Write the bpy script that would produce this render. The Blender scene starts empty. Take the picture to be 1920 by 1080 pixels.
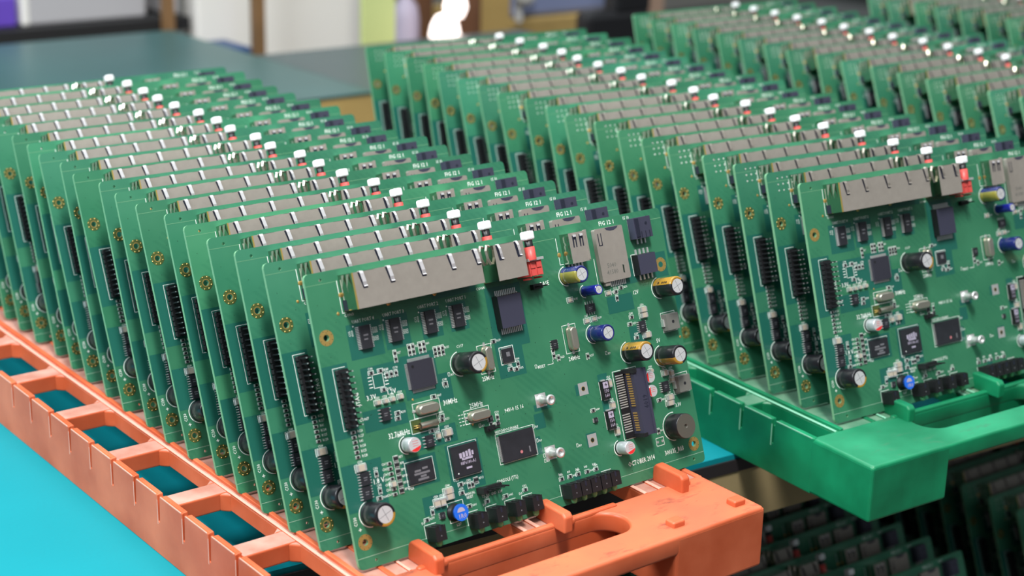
import bpy, bmesh, math, random
from mathutils import Vector, Matrix
random.seed(7)
SC = bpy.context.scene
COL = SC.collection
R = math.radians
MM = 0.001

# ------------------------------------------------------------ camera, world, light, exposure
cam_d = bpy.data.cameras.new('camera')
cam = bpy.data.objects.new('camera', cam_d); COL.objects.link(cam)
cam.rotation_euler = (1.2607170510210062, -0.022732649761624178, -0.660023381539967)
cam.location = (-0.3371659600057972, -0.5251112041995729, 0.3245875694121756)
cam_d.sensor_width = 36.0
cam_d.lens = 3122.96 / 1920 * 36.0
cam_d.clip_start = 0.02; cam_d.clip_end = 40
cam_d.dof.use_dof = True
cam_d.dof.focus_distance = 0.765
cam_d.dof.aperture_fstop = 9.5
SC.camera = cam

world = bpy.data.worlds.new('world'); SC.world = world
world.use_nodes = True
bg = world.node_tree.nodes['Background']
bg.inputs[0].default_value = (0.86, 0.95, 1.0, 1)
bg.inputs[1].default_value = 0.8
# a lit ceiling above, a dim room around: brightness follows the elevation of the direction
_nt = world.node_tree
_g = _nt.nodes.new('ShaderNodeTexCoord'); _s = _nt.nodes.new('ShaderNodeSeparateXYZ'); _r = _nt.nodes.new('ShaderNodeValToRGB')
_nt.links.new(_g.outputs['Generated'], _s.inputs[0]); _nt.links.new(_s.outputs[2], _r.inputs['Fac']); _nt.links.new(_r.outputs['Color'], bg.inputs[0])
_r.color_ramp.elements[0].position = 0.0; _r.color_ramp.elements[0].color = (0.03, 0.035, 0.035, 1)
_r.color_ramp.elements[1].position = 0.75; _r.color_ramp.elements[1].color = (0.80, 0.88, 0.92, 1)
_e = _r.color_ramp.elements.new(0.18); _e.color = (0.10, 0.11, 0.115, 1)

def area(name, loc, target, sx, sy, power, color):
    l = bpy.data.lights.new(name, 'AREA'); l.shape = 'RECTANGLE'; l.size = sx; l.size_y = sy
    l.energy = power; l.color = color
    o = bpy.data.objects.new(name, l); COL.objects.link(o); o.location = loc
    o.rotation_euler = (Vector(target) - Vector(loc)).to_track_quat('-Z', 'Y').to_euler()
    return o
area('ceiling_tube_light', (-0.25, -0.55, 1.55), (0.15, 0.1, 0), 0.2, 0.5, 32, (1.0, 0.97, 0.92))
area('ceiling_panel_light', (0.5, 0.75, 2.0), (0.35, 0.4, 0), 1.4, 0.6, 27, (0.93, 0.97, 1.0))
area('left_panel_light', (-1.3, 0.3, 1.25), (0.0, 0.15, 0), 0.9, 0.7, 36, (0.9, 0.96, 1.0))

SC.view_settings.view_transform = 'Standard'
SC.view_settings.look = 'None'
SC.view_settings.exposure = 0.1
SC.view_settings.gamma = 1.0
SC.view_settings.use_curve_mapping = False

# ------------------------------------------------------------ materials
MAT = {}
def mat(name, col, rough=0.5, metal=0.0, noise=0.0, nscale=60, emit=0, spec=0.5, sss=0, trans=0, alpha=1, bump=0, noise2=None, objcol=False, coat=0):
    m = bpy.data.materials.new(name); m.use_nodes = True
    nt = m.node_tree; b = nt.nodes['Principled BSDF']
    b.inputs['Base Color'].default_value = (*col, 1)
    b.inputs['Roughness'].default_value = rough
    b.inputs['Metallic'].default_value = metal
    b.inputs['Specular IOR Level'].default_value = spec
    if coat: b.inputs['Coat Weight'].default_value = coat; b.inputs['Coat Roughness'].default_value = 0.12
    if trans: b.inputs['Transmission Weight'].default_value = trans
    if sss:
        b.inputs['Subsurface Weight'].default_value = sss; b.inputs['Subsurface Scale'].default_value = 0.004
        b.inputs['Subsurface Radius'].default_value = (1, 0.4, 0.2)
    if emit: b.inputs['Emission Color'].default_value = (*col, 1); b.inputs['Emission Strength'].default_value = emit
    tc = nt.nodes.new('ShaderNodeTexCoord')
    last = None
    if noise or noise2:
        n = nt.nodes.new('ShaderNodeTexNoise'); n.inputs['Scale'].default_value = nscale; n.inputs['Detail'].default_value = 5
        nt.links.new(tc.outputs['Object'], n.inputs['Vector'])
        r = nt.nodes.new('ShaderNodeValToRGB')
        r.color_ramp.elements[0].position = 0.35; r.color_ramp.elements[1].position = 0.7
        c2 = noise2 if noise2 else tuple(min(1, c * (1 + noise)) for c in col)
        c1 = tuple(c * (1 - noise) for c in col)
        r.color_ramp.elements[0].color = (*c1, 1); r.color_ramp.elements[1].color = (*c2, 1)
        nt.links.new(n.outputs['Fac'], r.inputs['Fac'])
        last = r.outputs['Color']
    if objcol:
        oi = nt.nodes.new('ShaderNodeObjectInfo')
        mx = nt.nodes.new('ShaderNodeMix'); mx.data_type = 'RGBA'; mx.blend_type = 'MULTIPLY'; mx.inputs[0].default_value = 1
        if last: nt.links.new(last, mx.inputs[6])
        else: mx.inputs[6].default_value = (*col, 1)
        nt.links.new(oi.outputs['Color'], mx.inputs[7]); last = mx.outputs[2]
    if last: nt.links.new(last, b.inputs['Base Color'])
    if bump:
        n = nt.nodes.new('ShaderNodeTexNoise'); n.inputs['Scale'].default_value = bump[0]; n.inputs['Detail'].default_value = 4
        nt.links.new(tc.outputs['Object'], n.inputs['Vector'])
        bp = nt.nodes.new('ShaderNodeBump'); bp.inputs['Strength'].default_value = bump[1]; bp.inputs['Distance'].default_value = 0.001
        nt.links.new(n.outputs['Fac'], bp.inputs['Height']); nt.links.new(bp.outputs['Normal'], b.inputs['Normal'])
    MAT[name] = m
    return m

def add_scuffs(name, col):
    nt = MAT[name].node_tree; b = nt.nodes['Principled BSDF']; tc = nt.nodes['Texture Coordinate']
    src = b.inputs['Base Color'].links[0].from_socket
    mp = nt.nodes.new('ShaderNodeMapping'); mp.inputs['Scale'].default_value = (60, 160, 60); mp.inputs['Rotation'].default_value = (0, 0, 0.5)
    nt.links.new(tc.outputs['Object'], mp.inputs[0])
    n = nt.nodes.new('ShaderNodeTexNoise'); n.inputs['Scale'].default_value = 1.0; n.inputs['Detail'].default_value = 6; n.inputs['Roughness'].default_value = 0.7
    nt.links.new(mp.outputs[0], n.inputs['Vector'])
    r = nt.nodes.new('ShaderNodeValToRGB'); r.color_ramp.elements[0].position = 0.56; r.color_ramp.elements[1].position = 0.72
    r.color_ramp.elements[0].color = (0, 0, 0, 1); r.color_ramp.elements[1].color = (.85, .85, .85, 1)
    nt.links.new(n.outputs['Fac'], r.inputs['Fac'])
    mx = nt.nodes.new('ShaderNodeMix'); mx.data_type = 'RGBA'
    nt.links.new(r.outputs['Color'], mx.inputs[0]); nt.links.new(src, mx.inputs[6]); mx.inputs[7].default_value = (*col, 1)
    nt.links.new(mx.outputs[2], b.inputs['Base Color'])

# solder mask: green with faint copper traces showing through
def pcb_material(name, c_lo, c_hi):
    m = mat(name, c_hi, rough=0.32, spec=0.5)
    nt = m.node_tree; b = nt.nodes['Principled BSDF']
    tc = nt.nodes.new('ShaderNodeTexCoord')
    sep = nt.nodes.new('ShaderNodeSeparateXYZ'); nt.links.new(tc.outputs['Object'], sep.inputs[0])
    cb = nt.nodes.new('ShaderNodeCombineXYZ'); nt.links.new(sep.outputs[0], cb.inputs[0]); nt.links.new(sep.outputs[2], cb.inputs[1])
    vo = nt.nodes.new('ShaderNodeTexVoronoi'); vo.distance = 'CHEBYCHEV'; vo.inputs['Scale'].default_value = 75
    nt.links.new(cb.outputs[0], vo.inputs['Vector'])
    wv = nt.nodes.new('ShaderNodeTexWave'); wv.inputs['Scale'].default_value = 160; wv.inputs['Distortion'].default_value = 0
    wv.bands_direction = 'DIAGONAL'
    nt.links.new(cb.outputs[0], wv.inputs['Vector'])
    gt = nt.nodes.new('ShaderNodeMath'); gt.operation = 'GREATER_THAN'; gt.inputs[1].default_value = 0.55
    sp2 = nt.nodes.new('ShaderNodeSeparateColor'); nt.links.new(vo.outputs['Color'], sp2.inputs[0]); nt.links.new(sp2.outputs[0], gt.inputs[0])
    mu = nt.nodes.new('ShaderNodeMath'); mu.operation = 'MULTIPLY'
    nt.links.new(gt.outputs[0], mu.inputs[0]); nt.links.new(wv.outputs['Fac'], mu.inputs[1])
    n = nt.nodes.new('ShaderNodeTexNoise'); n.inputs['Scale'].default_value = 45; nt.links.new(cb.outputs[0], n.inputs['Vector'])
    ad = nt.nodes.new('ShaderNodeMath'); ad.operation = 'MULTIPLY_ADD'; ad.inputs[1].default_value = 0.22
    nt.links.new(mu.outputs[0], ad.inputs[0]); nt.links.new(n.outputs['Fac'], ad.inputs[2])
    rp = nt.nodes.new('ShaderNodeValToRGB'); rp.color_ramp.elements[0].position = 0.3; rp.color_ramp.elements[1].position = 0.85
    rp.color_ramp.elements[0].color = (*c_hi, 1); rp.color_ramp.elements[1].color = (*c_lo, 1)
    nt.links.new(ad.outputs[0], rp.inputs['Fac'])
    oi = nt.nodes.new('ShaderNodeObjectInfo')
    mx = nt.nodes.new('ShaderNodeMix'); mx.data_type = 'RGBA'; mx.blend_type = 'MULTIPLY'; mx.inputs[0].default_value = 1
    nt.links.new(rp.outputs['Color'], mx.inputs[6]); nt.links.new(oi.outputs['Color'], mx.inputs[7])
    nt.links.new(mx.outputs[2], b.inputs['Base Color'])
    return m

pcb_material('pcb_green', (0.030, 0.165, 0.088), (0.044, 0.205, 0.108))
mat('pcb_plane', (0.016, 0.125, 0.095), rough=0.3)
mat('pcb_edge', (0.16, 0.36, 0.20), rough=0.6)
mat('score', (0.34, 0.52, 0.40), rough=0.6)
mat('silk', (0.86, 0.92, 0.88), rough=0.6)
mat('via', (0.006, 0.02, 0.012), rough=0.5)
mat('gold', (0.75, 0.50, 0.16), rough=0.32, metal=0.75)
mat('dark_gold', (0.07, 0.10, 0.03), rough=0.35)
mat('tin', (0.80, 0.80, 0.80), rough=0.3, metal=0.65)
mat('shell', (0.36, 0.325, 0.29), rough=0.42, metal=0.35, noise=0.04, nscale=300)
mat('shell_side', (0.55, 0.55, 0.48), rough=0.16, metal=1.0)
mat('spring', (0.84, 0.82, 0.85), rough=0.3, metal=0.45)
mat('slot_dark', (0.012, 0.014, 0.03), rough=0.5)
mat('black', (0.012, 0.012, 0.014), rough=0.42)
mat('chip', (0.020, 0.021, 0.027), rough=0.45, noise=0.15, nscale=200)
mat('chip_blue', (0.028, 0.028, 0.042), rough=0.5)
mat('plum', (0.040, 0.041, 0.072), rough=0.5)
mat('chip_mark', (0.16, 0.16, 0.18), rough=0.6)
mat('pink_dot', (0.55, 0.18, 0.2), rough=0.6)
mat('sleeve', (0.011, 0.011, 0.014), rough=0.32, coat=0.15)
mat('sleeve_gold', (0.36, 0.20, 0.025), rough=0.25, coat=0.5)
mat('sleeve_olive', (0.27, 0.25, 0.05), rough=0.25, coat=0.5)
mat('sleeve_blue', (0.012, 0.018, 0.26), rough=0.2, coat=0.5)
mat('sleeve_navy', (0.010, 0.016, 0.13), rough=0.2, coat=0.5)
mat('can_top', (0.78, 0.78, 0.80), rough=0.38, metal=0.45)
mat('can_body', (0.62, 0.66, 0.70), rough=0.22, metal=0.5)
mat('red_print', (0.72, 0.03, 0.03), rough=0.4)
mat('crystal', (0.52, 0.50, 0.42), rough=0.3, metal=0.8)
mat('ceramic', (0.50, 0.44, 0.36), rough=0.5)
mat('resistor', (0.02, 0.02, 0.024), rough=0.4)
mat('red_plastic', (0.66, 0.085, 0.075), rough=0.4)
mat('white_plastic', (0.88, 0.90, 0.92), rough=0.35)
mat('blue_plastic', (0.015, 0.14, 0.72), rough=0.4)
mat('inductor', (0.16, 0.16, 0.145), rough=0.55)
mat('buzzer', (0.085, 0.080, 0.065), rough=0.6)
mat('lens', (0.10, 0.36, 0.16), rough=0.25, spec=0.6)
mat('orange_plastic', (0.66, 0.12, 0.040), rough=0.4, sss=0.12, noise=0.22, nscale=28, noise2=(0.70, 0.17, 0.075), bump=(90, 0.08))
mat('orange_dusty', (0.50, 0.21, 0.15), rough=0.8, noise=0.2, nscale=80, noise2=(0.55, 0.30, 0.24))
mat('orange_stained', (0.66, 0.16, 0.075), rough=0.5, noise=0.25, nscale=30, noise2=(0.74, 0.16, 0.065))
mat('orange_worn', (0.70, 0.36, 0.28), rough=0.8)  # worn ridges, and wall strips with painted-in glow and highlight
mat('green_plastic', (0.003, 0.20, 0.080), rough=0.42, sss=0.1, noise=0.3, nscale=30, noise2=(0.006, 0.27, 0.115), bump=(90, 0.08))
mat('green_dusty', (0.07, 0.24, 0.14), rough=0.75, noise=0.2, nscale=70, noise2=(0.16, 0.30, 0.20))
mat('green_stained', (0.006, 0.22, 0.095), rough=0.5, noise=0.3, nscale=24, noise2=(0.02, 0.27, 0.13))
mat('green_worn', (0.22, 0.52, 0.36), rough=0.8)  # worn ridge tops; wall strips also carry painted light
add_scuffs('orange_stained', (0.16, 0.045, 0.03)); add_scuffs('green_stained', (0.05, 0.16, 0.09))
mat('mat_teal', (0.0, 0.225, 0.27), rough=0.6, spec=0.25, noise=0.03, nscale=12, bump=(400, 0.05))
mat('table_edge', (0.018, 0.014, 0.016), rough=0.6)
mat('plywood', (0.36, 0.28, 0.14), rough=0.7, noise=0.25, nscale=14)
mat('shelf_black', (0.010, 0.010, 0.011), rough=0.7)
mat('mat_dark', (0.03, 0.10, 0.10), rough=0.35, noise=0.12, nscale=6)
mat('mat_grey', (0.055, 0.085, 0.09), rough=0.4, noise=0.12, nscale=6)
mat('wood', (0.22, 0.12, 0.05), rough=0.6, noise=0.2, nscale=10)
mat('wood_light', (0.50, 0.34, 0.12), rough=0.6, noise=0.15, nscale=10)
mat('brown', (0.13, 0.06, 0.03), rough=0.6)
mat('panel_white', (0.86, 0.84, 0.80), rough=0.6)
mat('box_grey', (0.46, 0.45, 0.47), rough=0.6)
mat('paper_green', (0.58, 0.66, 0.27), rough=0.7)
mat('lilac', (0.42, 0.38, 0.50), rough=0.5)
mat('bluegrey', (0.24, 0.28, 0.46), rough=0.4)
mat('purple', (0.14, 0.07, 0.50), rough=0.4)
mat('navy', (0.01, 0.05, 0.16), rough=0.5)
mat('skin_beige', (0.45, 0.30, 0.22), rough=0.6)
mat('lamp_glow', (1.0, 0.86, 0.80), emit=3.0)
mat('floor_grey', (0.10, 0.10, 0.095), rough=0.6, noise=0.1, nscale=3)
mat('wall_grey', (0.35, 0.33, 0.30), rough=0.8, noise=0.05, nscale=3)

# ------------------------------------------------------------ mesh helpers
class MB:
    """collects faces in millimetres; mode 'b': (u, v, n) on a circuit board, mode 'w': plain xyz"""
    def __init__(self, mode='w'):
        self.v = []; self.f = []; self.m = []; self.names = []; self.smooth = []
        self.mode = mode
    def mi(self, m):
        if m not in self.names: self.names.append(m)
        return self.names.index(m)
    def P(self, a, b, c):
        return (a * MM, -c * MM, b * MM) if self.mode == 'b' else (a * MM, b * MM, c * MM)
    def add(self, pts, faces, m, smooth=False):
        k = len(self.v); self.v += [self.P(*p) for p in pts]
        i = self.mi(m)
        for f in faces:
            self.f.append(tuple(k + x for x in f)); self.m.append(i); self.smooth.append(smooth)
    def box(self, x0, x1, y0, y1, z0, z1, m, mtop=None, taper=0):
        t = taper
        if self.mode == 'b':   # u, v, n
            pts = [(x0, y0, z0), (x1, y0, z0), (x1, y1, z0), (x0, y1, z0), (x0 + t, y0 + t, z1), (x1 - t, y0 + t, z1), (x1 - t, y1 - t, z1), (x0 + t, y1 - t, z1)]
        else:
            pts = [(x0, y0, z0), (x1, y0, z0), (x1, y1, z0), (x0, y1, z0), (x0 + t, y0 + t, z1), (x1 - t, y0 + t, z1), (x1 - t, y1 - t, z1), (x0 + t, y1 - t, z1)]
        self.add(pts, [(3, 2, 1, 0), (0, 1, 5, 4), (1, 2, 6, 5), (2, 3, 7, 6), (3, 0, 4, 7)], m)
        self.add(pts[4:], [(0, 1, 2, 3)], mtop or m)
    def rect(self, x0, x1, y0, y1, z, m):
        self.add([(x0, y0, z), (x1, y0, z), (x1, y1, z), (x0, y1, z)], [(0, 1, 2, 3)], m)
    def frame(self, x0, x1, y0, y1, z, m, w=0.22):
        self.rect(x0, x1, y0, y0 + w, z, m); self.rect(x0, x1, y1 - w, y1, z, m)
        self.rect(x0, x0 + w, y0, y1, z, m); self.rect(x1 - w, x1, y0, y1, z, m)
    def poly(self, pts, z0, z1, m, mtop=None):
        n = len(pts)
        P = [(x, y, z0) for x, y in pts] + [(x, y, z1) for x, y in pts]
        self.add(P, [(i, (i + 1) % n, n + (i + 1) % n, n + i) for i in range(n)] + [tuple(range(n - 1, -1, -1))], m)
        self.add([(x, y, z1) for x, y in pts], [tuple(range(n))], mtop or m)
    def lathe(self, cx, cy, prof, m, seg=28, axis='n', matfn=None, capm=None):
        """prof: list of (radius, height); axis along board normal (or z), 'v' along board up, 'u' across"""
        def pt(r, a, h):
            if axis == 'n': return (cx + r * math.cos(a), cy + r * math.sin(a), h)
            if axis == 'v': return (cx + r * math.cos(a), h, cy + r * math.sin(a))
            return (h, cx + r * math.cos(a), cy + r * math.sin(a))
        for j in range(len(prof) - 1):
            r0, h0 = prof[j]; r1, h1 = prof[j + 1]
            for i in range(seg):
                a0 = 2 * math.pi * i / seg; a1 = 2 * math.pi * (i + 1) / seg
                mm = matfn(math.degrees((a0 + a1) / 2) % 360, j) if matfn else m
                if r1 < 1e-6: self.add([pt(r0, a0, h0), pt(r0, a1, h0), pt(0, 0, h1)], [(0, 1, 2)], mm, False)
                elif r0 < 1e-6: self.add([pt(0, 0, h0), pt(r1, a1, h1), pt(r1, a0, h1)], [(0, 1, 2)], mm, False)
                else: self.add([pt(r0, a0, h0), pt(r0, a1, h0), pt(r1, a1, h1), pt(r1, a0, h1)], [(0, 1, 2, 3)], mm, abs(h1 - h0) > 0.3 or len(prof) > 6)
    def cyl(self, cx, cy, r, h0, h1, m, seg=20, axis='n'):
        self.lathe(cx, cy, [(r, h0), (r, h1), (0, h1)], m, seg, axis)
    def tube(self, pts, r, m, seg=6):
        """square/round bar through points"""
        vs = [Vector(p) for p in pts]
        rings = []
        for i, p in enumerate(vs):
            d = (vs[min(i + 1, len(vs) - 1)] - vs[max(i - 1, 0)]).normalized()
            up = Vector((0, 0, 1)) if abs(d.z) < 0.9 else Vector((1, 0, 0))
            a = d.cross(up).normalized(); b = d.cross(a)
            rings.append([tuple(p + (a * math.cos(2 * math.pi * k / seg) + b * math.sin(2 * math.pi * k / seg)) * r) for k in range(seg)])
        P = [q for rg in rings for q in rg]; F = []
        for i in range(len(vs) - 1):
            for k in range(seg):
                F.append((i * seg + k, i * seg + (k + 1) % seg, (i + 1) * seg + (k + 1) % seg, (i + 1) * seg + k))
        F.append(tuple(range(seg - 1, -1, -1))); F.append(tuple((len(vs) - 1) * seg + k for k in range(seg)))
        self.add(P, F, m, seg > 5)
    def ribbon(self, pts, w, t, m):
        P = []
        for i, p in enumerate(pts):
            a = Vector(pts[max(i - 1, 0)]); b = Vector(pts[min(i + 1, len(pts) - 1)]); d = (b - a).normalized()
            nrm = Vector((1, 0, 0)).cross(d); nrm = nrm if nrm.z >= 0 else -nrm
            for sx in (-w / 2, w / 2):
                for st in (0, -t): q = Vector(p) + Vector((sx, 0, 0)) + nrm * st; P.append(tuple(q))
        F = []
        for i in range(len(pts) - 1):
            a = 4 * i; b = a + 4
            F += [(a, a + 2, b + 2, b), (a + 1, b + 1, b + 3, a + 3), (a, b, b + 1, a + 1), (a + 2, a + 3, b + 3, b + 2)]
        F += [(0, 1, 3, 2), (4 * len(pts) - 4, 4 * len(pts) - 2, 4 * len(pts) - 1, 4 * len(pts) - 3)]
        self.add(P, F, m)
    def text(self, s, u, v, h, m='silk', z=0.06, rot=0, sx=1.0):
        vs, fs = text_mesh(s)
        c, n = math.cos(R(rot)), math.sin(R(rot))
        self.add([(u + (x * sx * c - y * n) * h, v + (x * sx * n + y * c) * h, z) for x, y in vs], fs, m)
    def obj(self, name, parent=None, bevel=0, seg=2, fix=True):
        me = bpy.data.meshes.new(name)
        me.from_pydata(self.v, [], self.f); 
        for n in self.names: me.materials.append(MAT[n])
        me.polygons.foreach_set('material_index', self.m)
        me.polygons.foreach_set('use_smooth', self.smooth)
        if fix:
            bm = bmesh.new(); bm.from_mesh(me)
            bmesh.ops.remove_doubles(bm, verts=bm.verts, dist=2e-6)
            bmesh.ops.recalc_face_normals(bm, faces=bm.faces)
            bm.to_mesh(me); bm.free()
        me.update()
        o = bpy.data.objects.new(name, me); COL.objects.link(o); o.parent = parent
        if bevel:
            b = o.modifiers.new('bevel', 'BEVEL'); b.width = bevel * MM; b.segments = seg; b.limit_method = 'ANGLE'; b.angle_limit = R(40)
        return o

_T = {}
def text_mesh(s):
    if s in _T: return _T[s]
    cu = bpy.data.curves.new('t', 'FONT'); cu.body = s; cu.size = 1.4; cu.resolution_u = 1; cu.offset = 0.012
    o = bpy.data.objects.new('t', cu)
    me = bpy.data.meshes.new_from_object(o)
    r = ([(v.co.x, v.co.y) for v in me.vertices], [tuple(p.vertices) for p in me.polygons])
    bpy.data.objects.remove(o); bpy.data.curves.remove(cu); bpy.data.meshes.remove(me)
    _T[s] = r
    return r

def plate_mesh(name, outline, holes, z0, z1, mats, bevel=0, toz=None):
    """flat plate with real holes: filled 2D curve, extruded; outline/holes in mm; returns mesh in metres, xy plane"""
    cu = bpy.data.curves.new(name, 'CURVE'); cu.dimensions = '2D'; cu.fill_mode = 'BOTH'
    for pts in [outline] + holes:
        sp = cu.splines.new('POLY'); sp.points.add(len(pts) - 1); sp.use_cyclic_u = True
        for i, (x, y) in enumerate(pts): sp.points[i].co = (x * MM, y * MM, 0, 1)
    cu.extrude = (z1 - z0) / 2 * MM - bevel * MM; cu.bevel_depth = bevel * MM; cu.bevel_resolution = 2
    if bevel: cu.offset = -bevel * MM
    o = bpy.data.objects.new(name, cu)
    me = bpy.data.meshes.new_from_object(o)
    bpy.data.objects.remove(o); bpy.data.curves.remove(cu)
    for v in me.vertices: v.co.z += (z0 + z1) / 2 * MM
    me.name = name
    me.materials.clear()
    for m in mats: me.materials.append(MAT[m])
    return me

def circ(cx, cy, r, n=20, a0=0, a1=360):
    full = abs(a1 - a0) >= 360
    return [(cx + r * math.cos(R(a0 + (a1 - a0) * i / (n if full else n - 1))), cy + r * math.sin(R(a0 + (a1 - a0) * i / (n if full else n - 1)))) for i in range(n)]

def rrect(x0, x1, y0, y1, r, n=6):
    return circ(x1 - r, y1 - r, r, n, 0, 90) + circ(x0 + r, y1 - r, r, n, 90, 180) + circ(x0 + r, y0 + r, r, n, 180, 270) + circ(x1 - r, y0 + r, r, n, 270, 360)

def mobj(name, me, parent=None, loc=(0, 0, 0)):
    o = bpy.data.objects.new(name, me); COL.objects.link(o); o.parent = parent; o.location = loc
    return o
def empty(name, loc, rot=(0, 0, 0)):
    o = bpy.data.objects.new(name, None); COL.objects.link(o); o.empty_display_size = 0.01
    o.location = loc; o.rotation_euler = rot
    return o
def tag(o, label, cat, group=None):
    o['label'] = label; o['category'] = cat
    if group: o['group'] = group
    return o
def struct(o): o['kind'] = 'structure'; return o

# ------------------------------------------------------------ the circuit board
BW, BH = 198.5, 125.0
RES = [(36.4, 85.1, 1), (36.4, 82.6, 1), (44, 86.2, 1), (44, 84, 1), (45.9, 86.2, 1), (45.9, 84, 1), (49.5, 86.2, 1), (49.5, 84, 1), (51.5, 86.2, 1), (51.5, 84, 1),
       (56.7, 82.7, 1), (56.7, 80.9, 1), (58.7, 82.7, 1), (58.7, 80.9, 1), (60.7, 82.7, 1), (60.7, 80.9, 1), (87.9, 80.4, 0), (23, 79.3, 0), (27.7, 79.4, 0),
       (30.5, 76.9, 1), (32.8, 76.9, 1), (35.2, 76.9, 1), (27.6, 71.2, 0), (58.7, 67.4, 0), (134.7, 90.8, 2), (142.2, 79.6, 2), (146.6, 79.8, 2), (119.6, 67.5, 1), (122, 66.2, 1), (119.6, 70, 1), (138.9, 63.6, 1),
       (169, 76.5, 0), (167.3, 73.4, 0), (169.9, 66.5, 0), (157.8, 90, 2), (162.4, 89.9, 0), (165.8, 91.2, 0), (162.5, 86.7, 1), (32.2, 60.1, 0), (31.9, 57.9, 0), (51.5, 63.1, 0), (53.8, 54, 0), (53.5, 52.4, 0),
       (54.7, 43.8, 0), (47.4, 49, 0), (16.7, 30.2, 1), (15.8, 27.2, 0), (16.4, 37.5, 1), (56.8, 23.1, 0), (56.6, 19.4, 0), (36.5, 12.5, 0), (40.1, 14.9, 1), (59.1, 12.8, 0), (68.8, 12.6, 0), (79, 12.4, 0), (90, 12.6, 0),
       (172.6, 20.6, 1), (111, 12.3, 0), (115.9, 12.3, 0), (120.8, 12.3, 0), (126.2, 12.2, 0), (131.4, 12.1, 0), (176.6, 34.8, 0), (99, 68, 1), (97.5, 66, 0), (94.5, 66.6, 0), (136, 38.6, 0),
       (61.2, 21.6, 1), (63, 21.6, 1), (82.5, 47.2, 1), (78.5, 45, 1)]
SMALLRES = [(9.1 + 0 * i, 56.8 - 2.1 * i) for i in range(6)] + [(23.4, 40.2 - 2.2 * i) for i in range(7)]
TAN = [(23.4, 66.5, 2.6, 1.5), (27.2, 66.4, 2.2, 1.4), (30.8, 66.5, 2.2, 1.4), (34.9, 66.7, 2.4, 1.6), (50.1, 46.3, 1.6, 2.6), (55, 46.6, 4.2, 2.6), (9.4, 41.7, 4.6, 2.6), (23.3, 31.4, 2.6, 1.8),
       (49.7, 22, 4.4, 2.2), (49.6, 19.4, 4.4, 2.2), (42.9, 18.2, 2.4, 3.2), (45.8, 18.1, 2.4, 3.2), (176.4, 78.8, 4.0, 2.2), (176.3, 76.1, 4.0, 2.2), (176.2, 66.6, 4.2, 2.4), (148.3, 48.9, 1.8, 3.4), (147.7, 38.6, 2.2, 3.2),
       (147.7, 26.2, 2.0, 3.4), (182.7, 46.8, 3.0, 2.4), (186.9, 45.8, 1.8, 2.8), (183.1, 34.8, 4.2, 2.2), (182.6, 32.2, 4.2, 2.2), (186.5, 42.8, 1.8, 2.4), (174.5, 49.5, 2.0, 1.4)]
RN = [(27, 41.6), (27, 38.9), (27, 36.1), (27, 33.3), (27, 30.5), (27, 27.7), (65.1, 23.2)]
# capacitors: u, v, radius, height, style
CAPS = [(10.1, 22, 5.0, 12, 'black', 'black electrolytic capacitor with small gold print'), (68.7, 74.2, 4.9, 14, 'blackgold', 'black electrolytic capacitor with a gold edge'),
        (189.8, 87, 4.6, 13, 'gold', 'gold and black electrolytic capacitor beside the mounting hole'), (163.7, 60.6, 4.6, 13, 'gold', 'gold and black electrolytic capacitor'), (183.6, 55, 4.6, 13, 'goldlow', 'black electrolytic capacitor with a gold lower half'),
        (135.4, 101.9, 4.0, 11.5, 'olive', 'blue electrolytic capacitor with an olive stripe'), (144.3, 93.2, 2.4, 10.5, 'blue', 'slim blue electrolytic capacitor'), (144.7, 73, 3.9, 11, 'navy', 'navy blue electrolytic capacitor'),
        (33.8, 45.9, 3.3, 6.5, 'can', 'silver capacitor with red print'), (168.5, 47.6, 2.9, 6.5, 'can', 'silver capacitor with red print'), (168.4, 40.8, 2.9, 6.5, 'can', 'silver capacitor with red print'), (147.9, 18.2, 3.1, 7.5, 'can', 'silver capacitor with red print')]
HOLES = [(5.05, 11.1), (5.25, 97.7), (193.1, 97.9), (193.1, 9.8)]
PATCH = [(0, 12.5, 55, 86), (18, 39, 69, 82), (15, 32, 86, 101), (33, 46, 87, 101.5), (52, 63, 88, 101), (67, 77, 88.5, 101), (38, 56, 64, 83), (88, 108, 76, 104), (88, 103, 63, 76), (15, 37, 55, 64), (54, 62, 60, 72),
         (0, 20, 24, 44), (36, 60, 42, 50), (29, 47, 27, 40), (52, 70, 20, 41), (96, 103.5, 26, 34), (103, 113, 45, 48), (142, 148, 28, 54), (163, 197, 92, 104), (166, 176, 60, 72), (156, 172, 80, 88), (102, 108, 37, 44), (128, 136, 47, 52), (129, 135.5, 22.5, 29), (60, 84, 104, 107), (118, 122, 4, 12), (36, 60, 14, 22)]

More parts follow.
